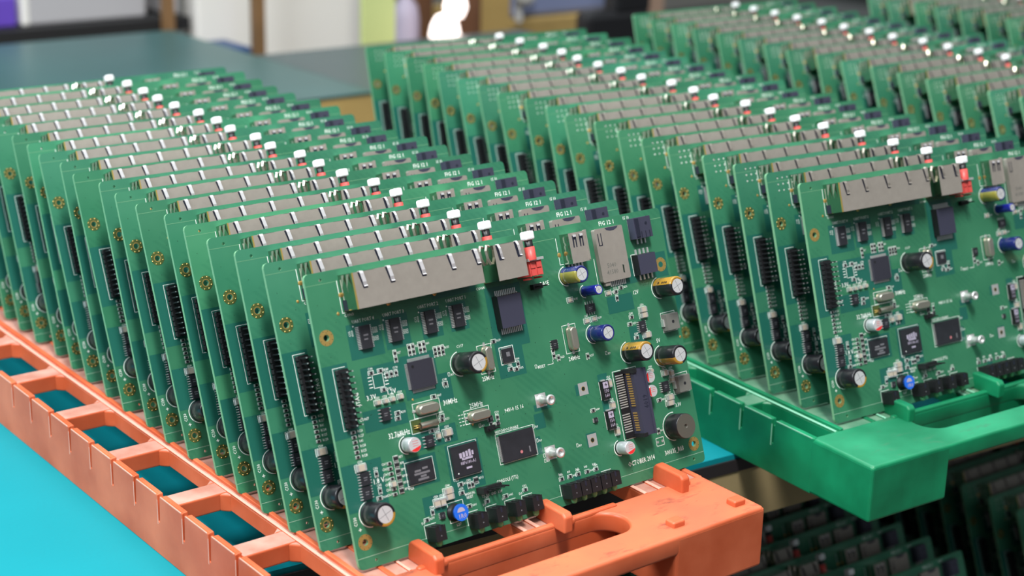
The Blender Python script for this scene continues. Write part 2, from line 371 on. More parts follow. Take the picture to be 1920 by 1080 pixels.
def build_panel(variant):
    name = 'circuit_panel'
    holes = [circ(x, y, 1.4, 16) for x, y in HOLES] + [circ(x, y, 0.75, 8) for x, y in [(7.5, 121.6), (189.5, 121.6), (8.8, 2.6), (191.5, 2.6)]]
    slab = plate_mesh(name, rrect(0, BW, 0, BH, 2.2, 4), holes, -1.6, 0.0, ['pcb_green'])
    mb = MB('b')
    base = len(mb.v)
    i_g = mb.mi('pcb_green'); i_e = mb.mi('pcb_edge')
    off = len(mb.v)
    for v in slab.vertices: mb.v.append((v.co.x, -v.co.z, v.co.y))
    for p in slab.polygons:
        mb.f.append(tuple(off + k for k in p.vertices)); mb.m.append(i_g if abs(p.normal.z) > 0.5 else i_e); mb.smooth.append(False)
    bpy.data.meshes.remove(slab)
    for k, (a, b, c, d) in enumerate(PATCH): mb.rect(a + .2, b, c, d, 0.012 + 0.0012 * k, 'pcb_plane')
    # v-score lines
    mb.rect(0, 14.8, 119.95, 120.12, 0.035, 'pcb_edge'); mb.rect(118, 132, 119.9, 120.1, 0.03, 'pcb_edge'); mb.rect(187, BW, 119.9, 120.15, 0.03, 'pcb_edge')
    mb.rect(0, BW, 4.8, 5.0, 0.035, 'score')
    # mounting hole rings
    for x, y in HOLES:
        solid = variant == 0
        n = 24
        for i in range(n):
            a0, a1 = 2 * math.pi * i / n, 2 * math.pi * (i + 1) / n
            def q(r, a): return (x + r * math.cos(a), y + r * math.sin(a), 0.06)
            mb.add([q(1.4, a0), q(3.4, a0), q(3.4, a1), q(1.4, a1)], [(0, 1, 2, 3)], 'gold' if solid else 'dark_gold')  # dark rings: gold mirroring dark surroundings, painted into the colour
            if not solid: mb.add([(p[0], p[1], 0.08) for p in (q(1.4, a0), q(1.9, a0), q(1.9, a1), q(1.4, a1))], [(0, 1, 2, 3)], 'gold')
            ii = [(x + 1.4 * math.cos(a), y + 1.4 * math.sin(a)) for a in (a0, a1)]
            mb.add([(ii[0][0], ii[0][1], .06), (ii[1][0], ii[1][1], .06), (ii[1][0], ii[1][1], -1.6), (ii[0][0], ii[0][1], -1.6)], [(0, 1, 2, 3)], 'gold')
        for k in range(8):
            a = 2 * math.pi * (k + .5) / 8
            mb.lathe(x + 2.9 * math.cos(a), y + 2.9 * math.sin(a), [(.36 if not solid else .22, .07), (.26 if not solid else .2, .2 if not solid else .08), (0, .25 if not solid else .09)], 'gold' if not solid else 'dark_gold', 8)
    # soldered pins, test points, stand-alone pads
    for x, y, r in [(15.7, 114, 1.0), (12.9, 106.5, .7), (133.4, 112, 1.1), (199.3 - 2.3, 61.7, .7), (41, 64, .5), (43.5, 46.5, .4), (69, 47, .5)]:
        mb.lathe(x, y, [(r, .05), (r * .6, .15), (0, .2)], 'gold', 12)
    for (x, y) in [(132.8, 49.5), (132.6, 25.4)]:
        mb.rect(x - 2.7, x + 2.7, y - 2.9, y + 2.9, .05, 'tin'); mb.cyl(x, y, 1.15, .05, .07, 'gold', 14); mb.cyl(x, y, .9, .07, .09, 'via', 14)
    # vias
    rnd = random.Random(3)
    for _ in range(230):
        x, y = rnd.uniform(3, BW - 3), rnd.uniform(6, 118)
        mb.poly(circ(x, y, .17, 6), .03, .07, 'via')
    for (cx, cy, nx, ny) in [(6.2, 41, 3, 3), (7, 33.5, 3, 3), (41, 20.5, 4, 2), (180, 90, 4, 3)]:
        for i in range(nx):
            for j in range(ny): mb.poly(circ(cx + i * 1.1, cy + j * 1.1, .2, 6), .03, .07, 'via')
    if variant == 2:
        for i in range(3):
            for j in range(3): mb.lathe(7.5 + i * 3.4, 121.5 - j * 3.3, [(.45, .05), (.35, .12), (0, .15)], 'tin', 8)
    # ---- silkscreen
    T = mb.text
    T('UART PORT 4', 18.6, 101.2, 1.5, sx=.85); T('UART PORT 3', 33.9, 101.3, 1.5, sx=.85); T('UART PORT 2', 51.9, 101.5, 1.5, sx=.85); T('UART PORT 1', 66.9, 101.6, 1.5, sx=.85)
    T('25MHz', 78.3, 64.2, 2.0, sx=.8); T('24MHz', 127.7, 63.4, 2.0, sx=.8); T('30MHz', 55.8, 58.2, 2.3, sx=.8); T('25MHz', 69.0, 54.0, 2.2, sx=.8); T('32.768kHz', 25.6, 50.2, 2.4, sx=.75)
    T('3.3V', 18.6, 68.2, 2.2, sx=.85); T('1.2V', 28.8, 68.6, 2.2, sx=.85); T('1.8 V', 14, 33.4, 2.3, sx=.85, rot=0); T('12V', 172.6, 86.6, 2.0, sx=.8); T('5V', 181.6, 61.6, 2.0, sx=.8); T('3.3V', 186, 29.4, 1.8, sx=.8)
    T('RESET', 109.5, 63.6, 1.3, sx=.9); mb.rect(115.2, 118.6, 64.1, 64.35, .06, 'silk'); mb.rect(118.4, 118.6, 64.1, 66, .06, 'silk'); T('BASE', 119.4, 99.8, 2.0, sx=.85)
    T('94V-0 15 16', 87, 48.2, 1.8, sx=.85); T('OCTOBER 2014', 150.8, 8.4, 2.3, sx=.75); T('300135_R03', 174, 8.4, 2.3, sx=.75)
    T('FIG 12 1', 159.6, 121.6, 2.1, sx=.95); T('15 10', 174.6, 122.3, 1.6, sx=.8)
    T('WATCHDOG ENABLE', 79.6, 40.3, 1.2, sx=.8); T('CONSOLE (TTL)', 75.6, 18.6, 1.6, sx=.75); T('TX  RX  GND  3.3V', 66.5, 14.6, 1.2, sx=.8); T('MANUAL', 58.0, 17.6, 1.2, sx=.8); T('RESET', 58.6, 16.1, 1.2, sx=.8)
    T('JTAG', 15.2, 67, 2.0, rot=90, sx=.9); T('CON7', 13.2, 60.4, 1.2); T('C130', 3.0, 18.4, 1.6, rot=90, sx=.8); T('+', 2.9, 15.6, 2.2)
    T('C117', 68, 81.2, 1.2); T('CON3', 15.6, 104.6, 1.2); T('CON4', 84, 104, 1.2); T('U13', 57.5, 65.4, 1.2); T('U25', 30.5, 26.8, 1.2); T('U22', 53.5, 24.8, 1.2); T('L27', 51, 6.0, 1.2); T('C37+', 29.5, 50.0, 1.2)
    names = ['R126', 'R127', 'R41', 'R124', 'R125', 'R128']
    for i in range(6): T(names[i], 11.3, 56.3 - 2.1 * i, 1.15, sx=.8)
    k = 20
    for (x, y, o) in RES:
        k += 7
        wx, wy = ((1.5, .95), (.95, 1.5), (2.0, 1.3))[o if o < 3 else 0]
        mb.frame(x - wx, x + wx, y - wy, y + wy, .05, 'silk', .2)
        if k % 2: T('R%d' % k, x + wx + .3, y - .5, 1.0, sx=.8)
        else: T('C%d' % k, x - 1.2, y + wy + .35, 1.0, sx=.8)
    for (x, y, w, h) in TAN:
        mb.frame(x - w / 2 - .5, x + w / 2 + .5, y - h / 2 - .4, y + h / 2 + .4, .05, 'silk', .2); k += 3
        T('C%d' % k, x - 1, y + h / 2 + .7, 1.0, sx=.8)
    for i, (x, y) in enumerate(RN): mb.frame(x - 1.3, x + 1.3, y - 1.25, y + 1.25, .05, 'silk', .15); T('RP%d' % (7 + i), x + 1.7, y - .3, 1.1, sx=.8)
    for x, y in SMALLRES: mb.frame(x - 1.1, x + 1.1, y - .7, y + .7, .045, 'silk', .12)
    for i in range(7): T('C%d' % (361 + i), 19.6, 40 - 2.2 * i, 1.05, sx=.8)
    for x in (23.3, 38.5, 56.7, 71.5):
        mb.cyl(x - 4.6, 100, .35, .05, .06, 'silk', 8)
        for j in range(3): mb.frame(x + 4.4 + j * .9, x + 5.0 + j * .9, 95.6, 98, .05, 'silk', .15); T('C6%d' % j, x + 4.9 + j * .9, 92.2, .9, rot=90)
        mb.frame(x - 5.8, x - 5.2, 96, 98.4, .05, 'silk', .15); T('C12', x - 6.4, 96, 1.0, rot=90)
    # part outlines
    mb.rect(5.0, 5.25, 58, 84.6, .05, 'silk'); mb.rect(5.0, 11.2, 84.35, 84.6, .05, 'silk'); mb.rect(5, 7, 58, 58.25, .05, 'silk')
    mb.rect(14.9, 15.2, 106.2, 120.2, .05, 'silk'); mb.rect(14.9, 17, 106.2, 106.45, .05, 'silk')
    mb.rect(132.8, 133.1, 107.3, 119.8, .05, 'silk'); mb.rect(132.8, 135, 107.3, 107.6, .05, 'silk'); mb.rect(152.8, 153.1, 94.2, 107, .05, 'silk')
    mb.rect(177.0, 177.3, 112, 121.7, .05, 'silk'); mb.rect(175.4, 175.7, 95, 105, .05, 'silk'); mb.rect(175.4, 178, 105, 105.3, .05, 'silk')
    mb.frame(151.2, 166, 20.8, 53.6, .05, 'silk', .3); mb.frame(90, 98, 69, 77, .05, 'silk', .3)
    for (a, b, c, d) in [(40, 54.2, 55.6, 62.2), (65.3, 79, 47.4, 53.6), (78.4, 86.4, 67.2, 80), (127, 135, 66.8, 80), (48, 56.4, 7.8, 16.8), (142.2, 146.6, 42, 50.6), (142.2, 146.6, 28, 36.6), (187, 196.2, 65.4, 75), (186.6, 197, 35.2, 45)]:
        mb.frame(a, b, c, d, .05, 'silk', .25)
    mb.rect(38, 43, 49.8, 55.2, .05, 'dark_gold'); mb.frame(37.4, 51.5, 49.4, 55.6, .045, 'silk', .22)
    mb.frame(30.6, 45.2, 28.3, 38.6, .05, 'silk', .22); mb.frame(53.6, 69, 25.8, 40.6, .05, 'silk', .22); mb.frame(79.4, 100.8, 26.2, 40.0, .05, 'silk', .22)
    mb.frame(23.3, 28.6, 72.4, 78.4, .05, 'silk', .25)
    for j in range(4):
        for s in (-1, 1): mb.rect(25.9 + s * 4 - .9, 25.9 + s * 4 + .9, 73 + j * 1.45, 73.35 + j * 1.45, .05, 'silk')
    for u, v, r, h, st, lb in CAPS:
        n = 26
        for i in range(n):
            a0, a1 = R(100 + 170 * i / n), R(100 + 170 * (i + 1) / n)
            mb.add([(u + (r + e) * math.cos(a), v + (r + e) * math.sin(a), .06) for a, e in ((a0, .35), (a0, .75), (a1, .75), (a1, .35))], [(0, 1, 2, 3)], 'silk')
    n = 26
    for i in range(n):
        a0, a1 = R(80 + 190 * i / n), R(80 + 190 * (i + 1) / n)
        mb.add([(182.5 + e * math.cos(a), 20.8 + e * math.sin(a), .06) for a, e in ((a0, 6.5), (a0, 6.9), (a1, 6.9), (a1, 6.5))], [(0, 1, 2, 3)], 'silk')
    # silkscreen around the indicator blocks
    for x in (35, 57.3, 67.6, 78.2, 87.7): mb.rect(x - .5, x - .25, 4.6, 10.4, .055, 'silk'); mb.rect(x - .5, x + 5.8, 10.2, 10.45, .055, 'silk'); T('D%d' % (3 + int(x) % 5), x - 1.4, 11, 1.1)
    mb.rect(109.2, 109.45, 4.6, 10, .055, 'silk'); mb.rect(134, 140, 10, 10.25, .055, 'silk')
    for i in range(5): T('R4%d' % i, 109.8 + 5 * i, 14.0, 1.1, sx=.8)
    # unpopulated outline near the buzzer
    mb.frame(170, 175, 13.6, 17.6, .05, 'silk', .25); mb.cyl(171, 15.6, .7, .05, .06, 'tin', 10); mb.cyl(174, 15.6, .7, .05, .06, 'tin', 10)
    for (x, y) in [(103.4, 21.6), (103.4, 24.0), (100.5, 38), (101.2, 31.5), (72, 44.8), (122.9, 24.2), (61, 70), (149.5, 62), (108, 64)]:
        mb.frame(x, x + 1.1, y, y + 1.7, .05, 'silk', .18); T('R9', x + 1.5, y, 1.0)
    for i in range(4):
        for j in range(4): mb.rect(62.2 + i * 1.6, 63.2 + i * 1.6, 47.6 + j * 1.5, 47.9 + j * 1.5, .05, 'silk')
    return mb.obj(name, None, fix=False).data

def soic(mb, x, y, w, h, npin, ht=1.4, lead=1.2, sides='lr', m='chip', lw=.38, pitch=None):
    mb.box(x - w / 2, x + w / 2, y - h / 2, y + h / 2, .15, ht, m, taper=.12)
    span = (h if 'l' in sides else w) - .9
    for i in range(npin):
        t = -span / 2 + span * i / max(1, npin - 1)
        if 'l' in sides:
            for s in (-1, 1):
                xa, xb = sorted((x + s * w / 2, x + s * (w / 2 + lead)))
                mb.box(xa, xb, y + t - lw / 2, y + t + lw / 2, .05, .35 if s else .3, 'tin')
                xm = x + s * (w / 2 + .15); mb.box(xm - .15, xm + .15, y + t - lw / 2, y + t + lw / 2, .3, ht * .55, 'tin')
        if 't' in sides:
            spw = w - .9; tt = -spw / 2 + spw * i / max(1, npin - 1)
            for s in (-1, 1):
                ya, yb = sorted((y + s * h / 2, y + s * (h / 2 + lead)))
                mb.box(x + tt - lw / 2, x + tt + lw / 2, ya, yb, .05, .35, 'tin')
    # laser marking
    mb.rect(x - w * .25, x + w * .2, y + h * .05, y + h * .12, ht + .01, 'chip_mark'); mb.rect(x - w * .25, x + w * .12, y - h * .12, y - h * .06, ht + .01, 'chip_mark')

def res_part(mb, x, y, o):
    l, w = ((1.1, .5), (.5, 1.1), (1.5, .8))[o]
    if o == 1:
        mb.box(x - l, x + l, y - w, y - w * .55, .03, .5, 'tin'); mb.box(x - l, x + l, y + w * .55, y + w, .03, .5, 'tin'); mb.box(x - l, x + l, y - w * .55, y + w * .55, .03, .52, 'resistor')
    else:
        mb.box(x - l, x - l * .55, y - w, y + w, .03, .5, 'tin'); mb.box(x + l * .55, x + l, y - w, y + w, .03, .5, 'tin'); mb.box(x - l * .55, x + l * .55, y - w, y + w, .03, .55, 'resistor' if o < 2 else 'ceramic')
def tan_part(mb, x, y, w, h):
    if w >= h:
        mb.box(x - w / 2, x - w / 2 + w * .2, y - h / 2, y + h / 2, .03, 1.5, 'tin'); mb.box(x + w / 2 - w * .2, x + w / 2, y - h / 2, y + h / 2, .03, 1.5, 'tin')
        mb.box(x - w * .3, x + w * .3, y - h / 2, y + h / 2, .03, 1.45, 'ceramic')
    else:
        mb.box(x - w / 2, x + w / 2, y - h / 2, y - h / 2 + h * .2, .03, 1.5, 'tin'); mb.box(x - w / 2, x + w / 2, y + h / 2 - h * .2, y + h / 2, .03, 1.5, 'tin')
        mb.box(x - w / 2, x + w / 2, y - h * .3, y + h * .3, .03, 1.45, 'ceramic')
def rn_part(mb, x, y):
    mb.box(x - 1.0, x + 1.0, y - 1.0, y + 1.0, .03, .5, 'resistor')
    for i in range(4):
        for s in (-1, 1): mb.box(x - .9 + i * .5, x - .6 + i * .5, y + s * .85 - .2, y + s * .85 + .2, .03, .55, 'tin')

def build_board(panel_me, full):
    root = empty('circuit_board', (0, 0, 0))
    pan = mobj('circuit_panel', panel_me, root)
    def new(): return MB('b')
    # --- five-port network connector shell
    m = new(); A0, A1, V0, V1, H = 16.0, 81.2, 107.1, 122.3, 12.0
    m.box(A0, A1, V0, V1, .1, H, 'shell_side', mtop='shell')
    m.box(A0 - .25, A0 + .35, V0, V1, H - .5, H + .02, 'gold'); m.box(A0, A1, V0 - .15, V0 + .1, .1, .6, 'gold')
    for x in (38, 62): m.lathe(x, V0 - .2, [(1.3, .1), (1.0, .35), (0, .5)], 'gold', 12)
    for i in range(5): m.rect(A0 + 3 + i * 13, A0 + 11 + i * 13, V1 - .1, V1 - .02, H + .04, 'slot_dark')
    sh = m.obj('network_port_shell', root); sh['label'] = 'brushed metal shell of the five-port connector'
    for x in (20.0, 33.6, 49.6, 65.2, 78.6):
        m = new()
        m.add([(x - 1.5, V1 - .3, H + .03), (x + 1.3, V1 - .3, H + .03), (x + 2.5, V1 - 7.2, H + .03), (x + .2, V1 - 7.2, H + .03)], [(0, 1, 2, 3)], 'slot_dark')
        m.ribbon([(x + .1, V1 + .05, H - 1.2), (x + .1, V1 + .15, H + .4), (x + .25, V1 - .8, H + .65), (x + .9, V1 - 4.4, H + .7), (x + 1.25, V1 - 6.0, H + .3), (x + 1.4, V1 - 6.4, H + .6)], 1.75, .2, 'spring')
        m.obj('spring_finger', sh)
    m = new()
    for y in (118.9, 113.9):
        pass
    for k, nn in enumerate((4.2, 8.2)):
        m.add([(A0 - .1, V1 - .3, nn - 1.1), (A0 - .1, V1 - .3, nn + 1.1), (A0 - 1.3, V1 - 5.5, nn + .3), (A0 - .9, V1 - 8.2, nn - .2), (A0 - 1.3, V1 - 5.5, nn - .3)], [(0, 1, 2, 3, 4)], 'crystal')
    m.box(A0 - .08, A0, V0, V0 + 4.5, .2, 3.6, 'slot_dark')
    m.obj('spring_finger', sh)
    # --- twin port shell
    m = new(); m.box(88.9, 105.2, 106.4, 122.3, .1, 12.0, 'shell_side', mtop='shell'); m.rect(92, 99, 122.2, 122.28, 12.04, 'slot_dark')
    m.box(88.9, 105.2, 106.2, 106.5, .1, .6, 'gold')
    sh2 = m.obj('twin_port_shell', root)
    for x in (91.0, 101.2):
        m = new(); m.add([(x - 1.0, 122, 12.03), (x + .5, 122, 12.03), (x + 2.2, 115.2, 12.03), (x, 115.2, 12.03)], [(0, 1, 2, 3)], 'slot_dark')
        m.ribbon([(x + .3, 122.3, 11.0), (x + .2, 122.4, 12.4), (x + .6, 120.6, 13.0), (x + 1.1, 118.2, 12.8), (x + 1.7, 116.2, 12.2), (x + 2.0, 115.8, 12.5)], 1.2, .2, 'spring'); m.obj('spring_finger', sh2)
    for nn in (4.0, 8.8):
        m = new(); m.tube([(88.9, 122.2, nn), (87.6, 122.6, nn), (86.9, 120.5, nn), (87.2, 117, nn), (88.4, 114.2, nn)], .75, 'crystal', 4); m.obj('spring_finger', sh2)
    # --- push switch
    m = new(); m.box(107.4, 114.6, 105.4, 112.6, .1, 10.4, 'red_plastic'); m.cyl(109.3, 10.6, 2.4, 112.6, 118.6, 'red_plastic', 14, 'v')
    for a, b in ((108, 110.6), (111.4, 114)):
        for c, d in ((105.6, 108.2), (109, 111.6)): m.box(a, b, c, d, 10.6, 10.85, 'red_plastic')
    m.box(106.8, 115.4, 112.2, 113.4, 9.6, 11.6, 'tin'); m.box(107.6, 109, 104.0, 104.8, 4, 9, 'red_plastic'); m.box(113.6, 114.8, 104.0, 104.8, 4, 9, 'red_plastic')
    sw = m.obj('push_switch', root)
    m = new(); m.cyl(109.1, 10.9, 1.9, 118.4, 121.8, 'black', 12, 'v'); m.obj('plunger', sw)
    m = new(); m.box(106.4, 111.6, 121.5, 125.6, 8.6, 13.4, 'white_plastic'); o = m.obj('button_cap', sw, bevel=1.0, seg=3); o['label'] = 'white push button cap'
    # --- usb port and card slot
    m = new(); m.box(135.4, 145.8, 107, 121, .1, 6.6, 'shell_side', mtop='shell')
    for x in (137.4, 141.4):
        m.add([(x, 119.8, 6.63), (x + 2.4, 119.8, 6.63), (x + 2.2, 114.2, 6.63), (x + 1.6, 114.2, 6.63), (x + 1.6, 117.8, 6.63), (x + .9, 117.8, 6.63), (x + .6, 114.2, 6.63), (x, 114.2, 6.63)], [tuple(range(8))], 'slot_dark')
        m.box(x + .6, x + 1.9, 119.0, 120, 6.6, 7.3, 'spring')
    m.box(145.2, 146.0, 107.5, 121.4, 5, 6.9, 'shell')
    for k in range(3): m.box(135.2, 135.4, 109 + k * 4, 111.6 + k * 4, 1.5, 5.5, 'shell_side')
    for k in range(5): m.box(137 + k * 2, 138 + k * 2, 104.6, 107, .05, .4, 'tin')
    m.obj('usb_port', root)
    m = new(); m.poly(rrect(154.2, 171.4, 95.2, 120.4, .8, 3), .1, 2.6, 'shell')
    m.poly([(160.6, 120.3), (161.5, 119.2), (163.5, 118.6), (166, 118.6), (168, 119.4), (168.8, 120.3)], 2.6, 2.66, 'plum')
    for a in (155.6, 157.4): m.rect(a, a + .5, 112.5, 118.2, 2.64, 'slot_dark')
    m.rect(155.6, 157.9, 112.3, 112.8, 2.64, 'slot_dark')
    m.poly([(167.3, 98.2), (168.1, 97.9), (168.2, 101.6), (167.4, 101.9)], 2.6, 2.66, 'via')
    m.text('41580', 157.4, 98.4, 2.2, m='inductor', z=2.64, sx=.9); m.text('5040', 158.2, 101.6, 2.2, m='inductor', z=2.64, sx=.9)
    for k in range(9): m.box(160 + k * 1.1, 160.6 + k * 1.1, 92.6, 95.4, .05, .5, 'tin')
    m.box(155.8, 158.8, 93.4, 95.2, .1, 2.0, 'shell')
    m.obj('card_slot', root)
    # --- serial driver chips
    for x, y in ((23.3, 94.7), (38.5, 94.9), (56.7, 95.0), (71.5, 95.0)):
        m = new(); soic(m, x, y, 5.2, 10.0, 14, 1.7, 1.3, 'l', lw=.36); m.obj('serial_chip', root)
    # --- quad flat pack with pins on all sides
    m = new(); m.box(41.2, 53.6, 67.9, 80.1, .2, 1.6, 'chip_blue', taper=.15)
    for i in range(22):
        t = 41.9 + i * 11.0 / 21; tv = 68.6 + i * 10.8 / 21
        for a, b in ((66.6, 67.9), (80.1, 81.4)): m.box(t - .12, t + .12, a, b, .05, .4, 'tin')
        for a, b in ((39.9, 41.2), (53.6, 54.9)): m.box(a, b, tv - .12, tv + .12, .05, .4, 'tin')
    m.cyl(43, 77.9, .7, 1.6, 1.62, 'black', 12)
    m.obj('processor_chip', root)
    # --- thick power package
    m = new(); m.box(91.3, 104.8, 84.8, 99.7, .3, 4.1, 'black', mtop='plum', taper=.3)
    for i in range(12):
        t = 93.2 + i * 1.0
        for a, b in ((99.4, 102), (82.3, 84.9)): m.box(t, t + .5, a, b, .05, .5, 'tin')
        m.box(t, t + .5, 99.5, 100, .4, 1.6, 'tin')
    m.obj('power_package', root)
    # --- small outline chips
    for x, y, w, h, n in [(25.9, 60.9, 4.0, 5.4, 4), (45, 45, 4.0, 5.2, 4), (10.3, 36.9, 4.2, 5.6, 5), (9.9, 30.9, 4.2, 5.6, 5), (181.3, 40.4, 4.0, 5.0, 5), (174.1, 71, 3.6, 5.4, 6)]:
        m = new(); soic(m, x, y, w, h, n); m.obj('small_outline_chip', root)
    m = new(); soic(m, 145.1, 85.1, 5.2, 4.0, 4, sides='t'); m.obj('small_outline_chip', root)
    # --- memory, bga, flash
    m = new(); m.box(31.3, 44.3, 29.0, 37.9, .1, 1.2, 'chip', taper=.08); [m.rect(a, b, c, c + .9, 1.22, 'chip_mark') for a, b, c in ((34.4, 37.6, 33.6), (38.4, 41.2, 34.2), (34, 42, 32.3), (37, 40, 31.0), (35.5, 41, 29.8))]; m.obj('memory_chip', root)
    m = new(); m.box(54.3, 68.2, 26.5, 39.8, .1, 1.5, 'chip', taper=.05)
    [m.rect(a, b, c, d, 1.52, 'lilac') for a, b, c, d in ((58, 59.4, 34.2, 36.4), (59.8, 61, 33.8, 36.6), (61.4, 62.6, 34.4, 36.8), (63, 64.2, 34, 37.2), (64.6, 65.6, 34.6, 36.4), (59, 64.8, 33.2, 34.2))]; m.text('88F6180-A1', 58.0, 31.2, 1.5, 'lilac', 1.52, sx=.8); m.rect(60.6, 63.6, 29.0, 29.9, 1.52, 'lilac'); m.cyl(56, 28, .35, 1.5, 1.53, 'silk', 8)
    m.obj('ball_grid_chip', root)
    m = new(); m.box(81, 99.4, 26.8, 39.2, .2, 1.3, 'chip', taper=.06)
    for i in range(24):
        t = 27.5 + i * 11.0 / 23
        for a, b in ((79.9, 81), (99.4, 100.5)): m.box(a, b, t - .13, t + .13, .05, .45, 'tin')
    m.cyl(91.2, 29.6, .75, 1.3, 1.33, 'pink_dot', 10); m.rect(95.6, 96.3, 28.6, 31.2, 1.32, 'chip_mark')
    m.obj('flash_chip', root)
    m = new(); m.box(91, 97, 70, 76, .1, 1.0, 'chip')
    for i in range(10):
        t = 91.4 + i * .57
        for a, b in ((69.5, 70), (76, 76.5)): m.box(t, t + .25, a, b, .05, .3, 'tin')
        for a, b in ((90.5, 91), (97, 97.5)): m.box(a, b, t - 21.1, t - 20.85, .05, .3, 'tin')
    m.rect(93, 95, 72.4, 74.4, 1.02, 'chip_mark'); m.obj('network_chip', root)
    for x, y, w in [(120.9, 72.6, 4.2), (44.5, 12.4, 3.0), (136.3, 34, 2.4), (78.5, 47.5, 2.6), (82, 44.5, 1.8)]:
        m = new(); soic(m, x, y, w * .8, w, 4, 1.0, .6, 'l', lw=.3); m.obj('small_square_chip', root)
    # --- capacitors
    for u, v, r, h, st, lb in CAPS:
        m = new()
        if st == 'can':
            prof = [(r, .2), (r, h - .3), (r * .95, h), ]
            m.lathe(u, v, [(r * .96, .15), (r, .6), (r, h - .4), (r * .93, h)], 'can_body', 28); m.lathe(u, v, [(r * .93, h), (0, h)], 'can_top', 28)
            m.lathe(u, v, [(r * 1.02, .1), (r * 1.02, .7), (0, .7)], 'black', 20)
            rc = 180 if u > 168 else 285; pts = circ(u, v, r * .9, 14, rc - 62, rc + 62); m.poly(pts, h, h + .02, 'red_print')
            for j in range(3): m.rect(u - r * .35, u + r * .55, v + r * (.45 - .3 * j), v + r * (.50 - .3 * j), h + .02, 'red_print')
            m.obj('capacitor', root)
            continue
        base = {'black': 'sleeve', 'blackgold': 'sleeve', 'gold': 'sleeve', 'goldlow': 'sleeve', 'olive': 'sleeve_navy', 'blue': 'sleeve_blue', 'navy': 'sleeve_navy'}[st]
        strip = {'black': (300, 60, 'sleeve_gold'), 'blackgold': (330, 50, 'sleeve_gold'), 'gold': (100, 62, 'sleeve_gold'), 'goldlow': (235, 48, 'sleeve_gold'), 'olive': (195, 48, 'sleeve_olive'), 'blue': (0, 0, base), 'navy': (0, 0, base)}[st]
        ca, hw, sm = strip
        def fn(a, j, ca=ca, hw=hw, sm=sm, base=base, st=st):
            d = abs((a - ca + 180) % 360 - 180)
            if st in ('black', 'blackgold') and j < 3: return base
            return sm if d < hw else base
        prof = [(r, .2), (r, 1.2), (r * .93, 1.7), (r, 2.3), (r, h - .7), (r * .96, h - .2), (r * .86, h), (r * .72, h - .1)]
        m.lathe(u, v, prof[:5], base, 36, matfn=fn); m.lathe(u, v, prof[4:], base, 36, matfn=lambda a, j, f=fn: f(a, 9))
        # print on the sleeve
        if st in ('gold', 'black', 'blackgold'):
            ink = 'sleeve' if st == 'gold' else 'sleeve_gold'
            for q in range(2):
                for s_ in range(5):
                    hh = 3.5 + s_ * (h - 6) / 5; aa = (140 if st == 'gold' else 205) + q * 26
                    if (s_ * 3 + q) % 4 == 3: continue
                    a0, a1 = R(aa), R(aa + 12); rr = r + .03
                    m.add([(u + rr * math.cos(a0), v + rr * math.sin(a0), hh), (u + rr * math.cos(a1), v + rr * math.sin(a1), hh), (u + rr * math.cos(a1), v + rr * math.sin(a1), hh + .9), (u + rr * math.cos(a0), v + rr * math.sin(a0), hh + .9)], [(0, 1, 2, 3)], ink if st == 'gold' else 'dark_gold')
        c = m.obj('capacitor', root); c['label'] = lb
        m = new(); m.cyl(u, v, r * .73, h - .35, h - .08, 'can_top', 28)
        for a in (20, 110):
            dx, dy = math.cos(R(a)) * r * .62, math.sin(R(a)) * r * .62; px, py = -dy * .03, dx * .03
            m.add([(u - dx - px, v - dy - py, h - .06), (u + dx - px, v + dy - py, h - .06), (u + dx + px, v + dy + py, h - .06), (u - dx + px, v - dy + py, h - .06)], [(0, 1, 2, 3)], 'chip_mark')
        t = m.obj('can_top', c)
    # --- buzzer
    m = new(); m.lathe(182.5, 20.8, [(6.0, .2), (6.0, 8.7), (5.8, 9.0)], 'sleeve', 36); m.lathe(182.5, 20.8, [(5.8, 9.0), (1.0, 9.0), (.9, 8.2), (0, 8.2)], 'buzzer', 36); m.obj('buzzer', root)
    # --- crystals
    for x, y, w, h, in [(46.6, 59.0, 10.6, 4.2), (72.2, 50.4, 10.6, 4.2), (82.4, 73.7, 3.9, 10.8), (131.0, 73.4, 4.0, 10.8)]:
        m = new(); r = min(w, h) / 2
        def sta(k, dx=0): return rrect(x - w / 2 + k, x + w / 2 - k, y - h / 2 + k, y + h / 2 - k, r - k, 7)
        m.poly(sta(-.35), .3, .8, 'crystal')
        n_ = len(sta(0)); rings = [(0, .8), (0, 3.0), (.25, 3.5), (.6, 3.7)]
        for (k0, z0), (k1, z1) in zip(rings[:-1], rings[1:]):
            A = [(p[0], p[1], z0) for p in sta(k0)] + [(p[0], p[1], z1) for p in sta(k1)]
            m.add(A, [(i, (i + 1) % n_, n_ + (i + 1) % n_, n_ + i) for i in range(n_)], 'crystal', True)
        m.add([(p[0], p[1], 3.7) for p in sta(.6)], [tuple(range(n_))], 'crystal')
        if w > h: m.box(x - w / 2 - 1.8, x + w / 2 + 1.8, y - .5, y + .5, .05, .4, 'tin')
        else: m.box(x - .5, x + .5, y - h / 2 - 1.8, y + h / 2 + 1.8, .05, .4, 'tin')
        m.obj('crystal_oscillator', root)
    m = new(); m.cyl(52.3, 1.6, 1.45, 41.2, 50.2, 'crystal', 16, 'u')
    m.tube([(38.8, 52.8, .3), (41.4, 52.6, 1.4)], .2, 'gold'); m.tube([(38.8, 51.8, .3), (41.4, 52.0, 1.4)], .2, 'gold'); m.obj('cylinder_crystal', root)
    # --- pin headers
    m = new()
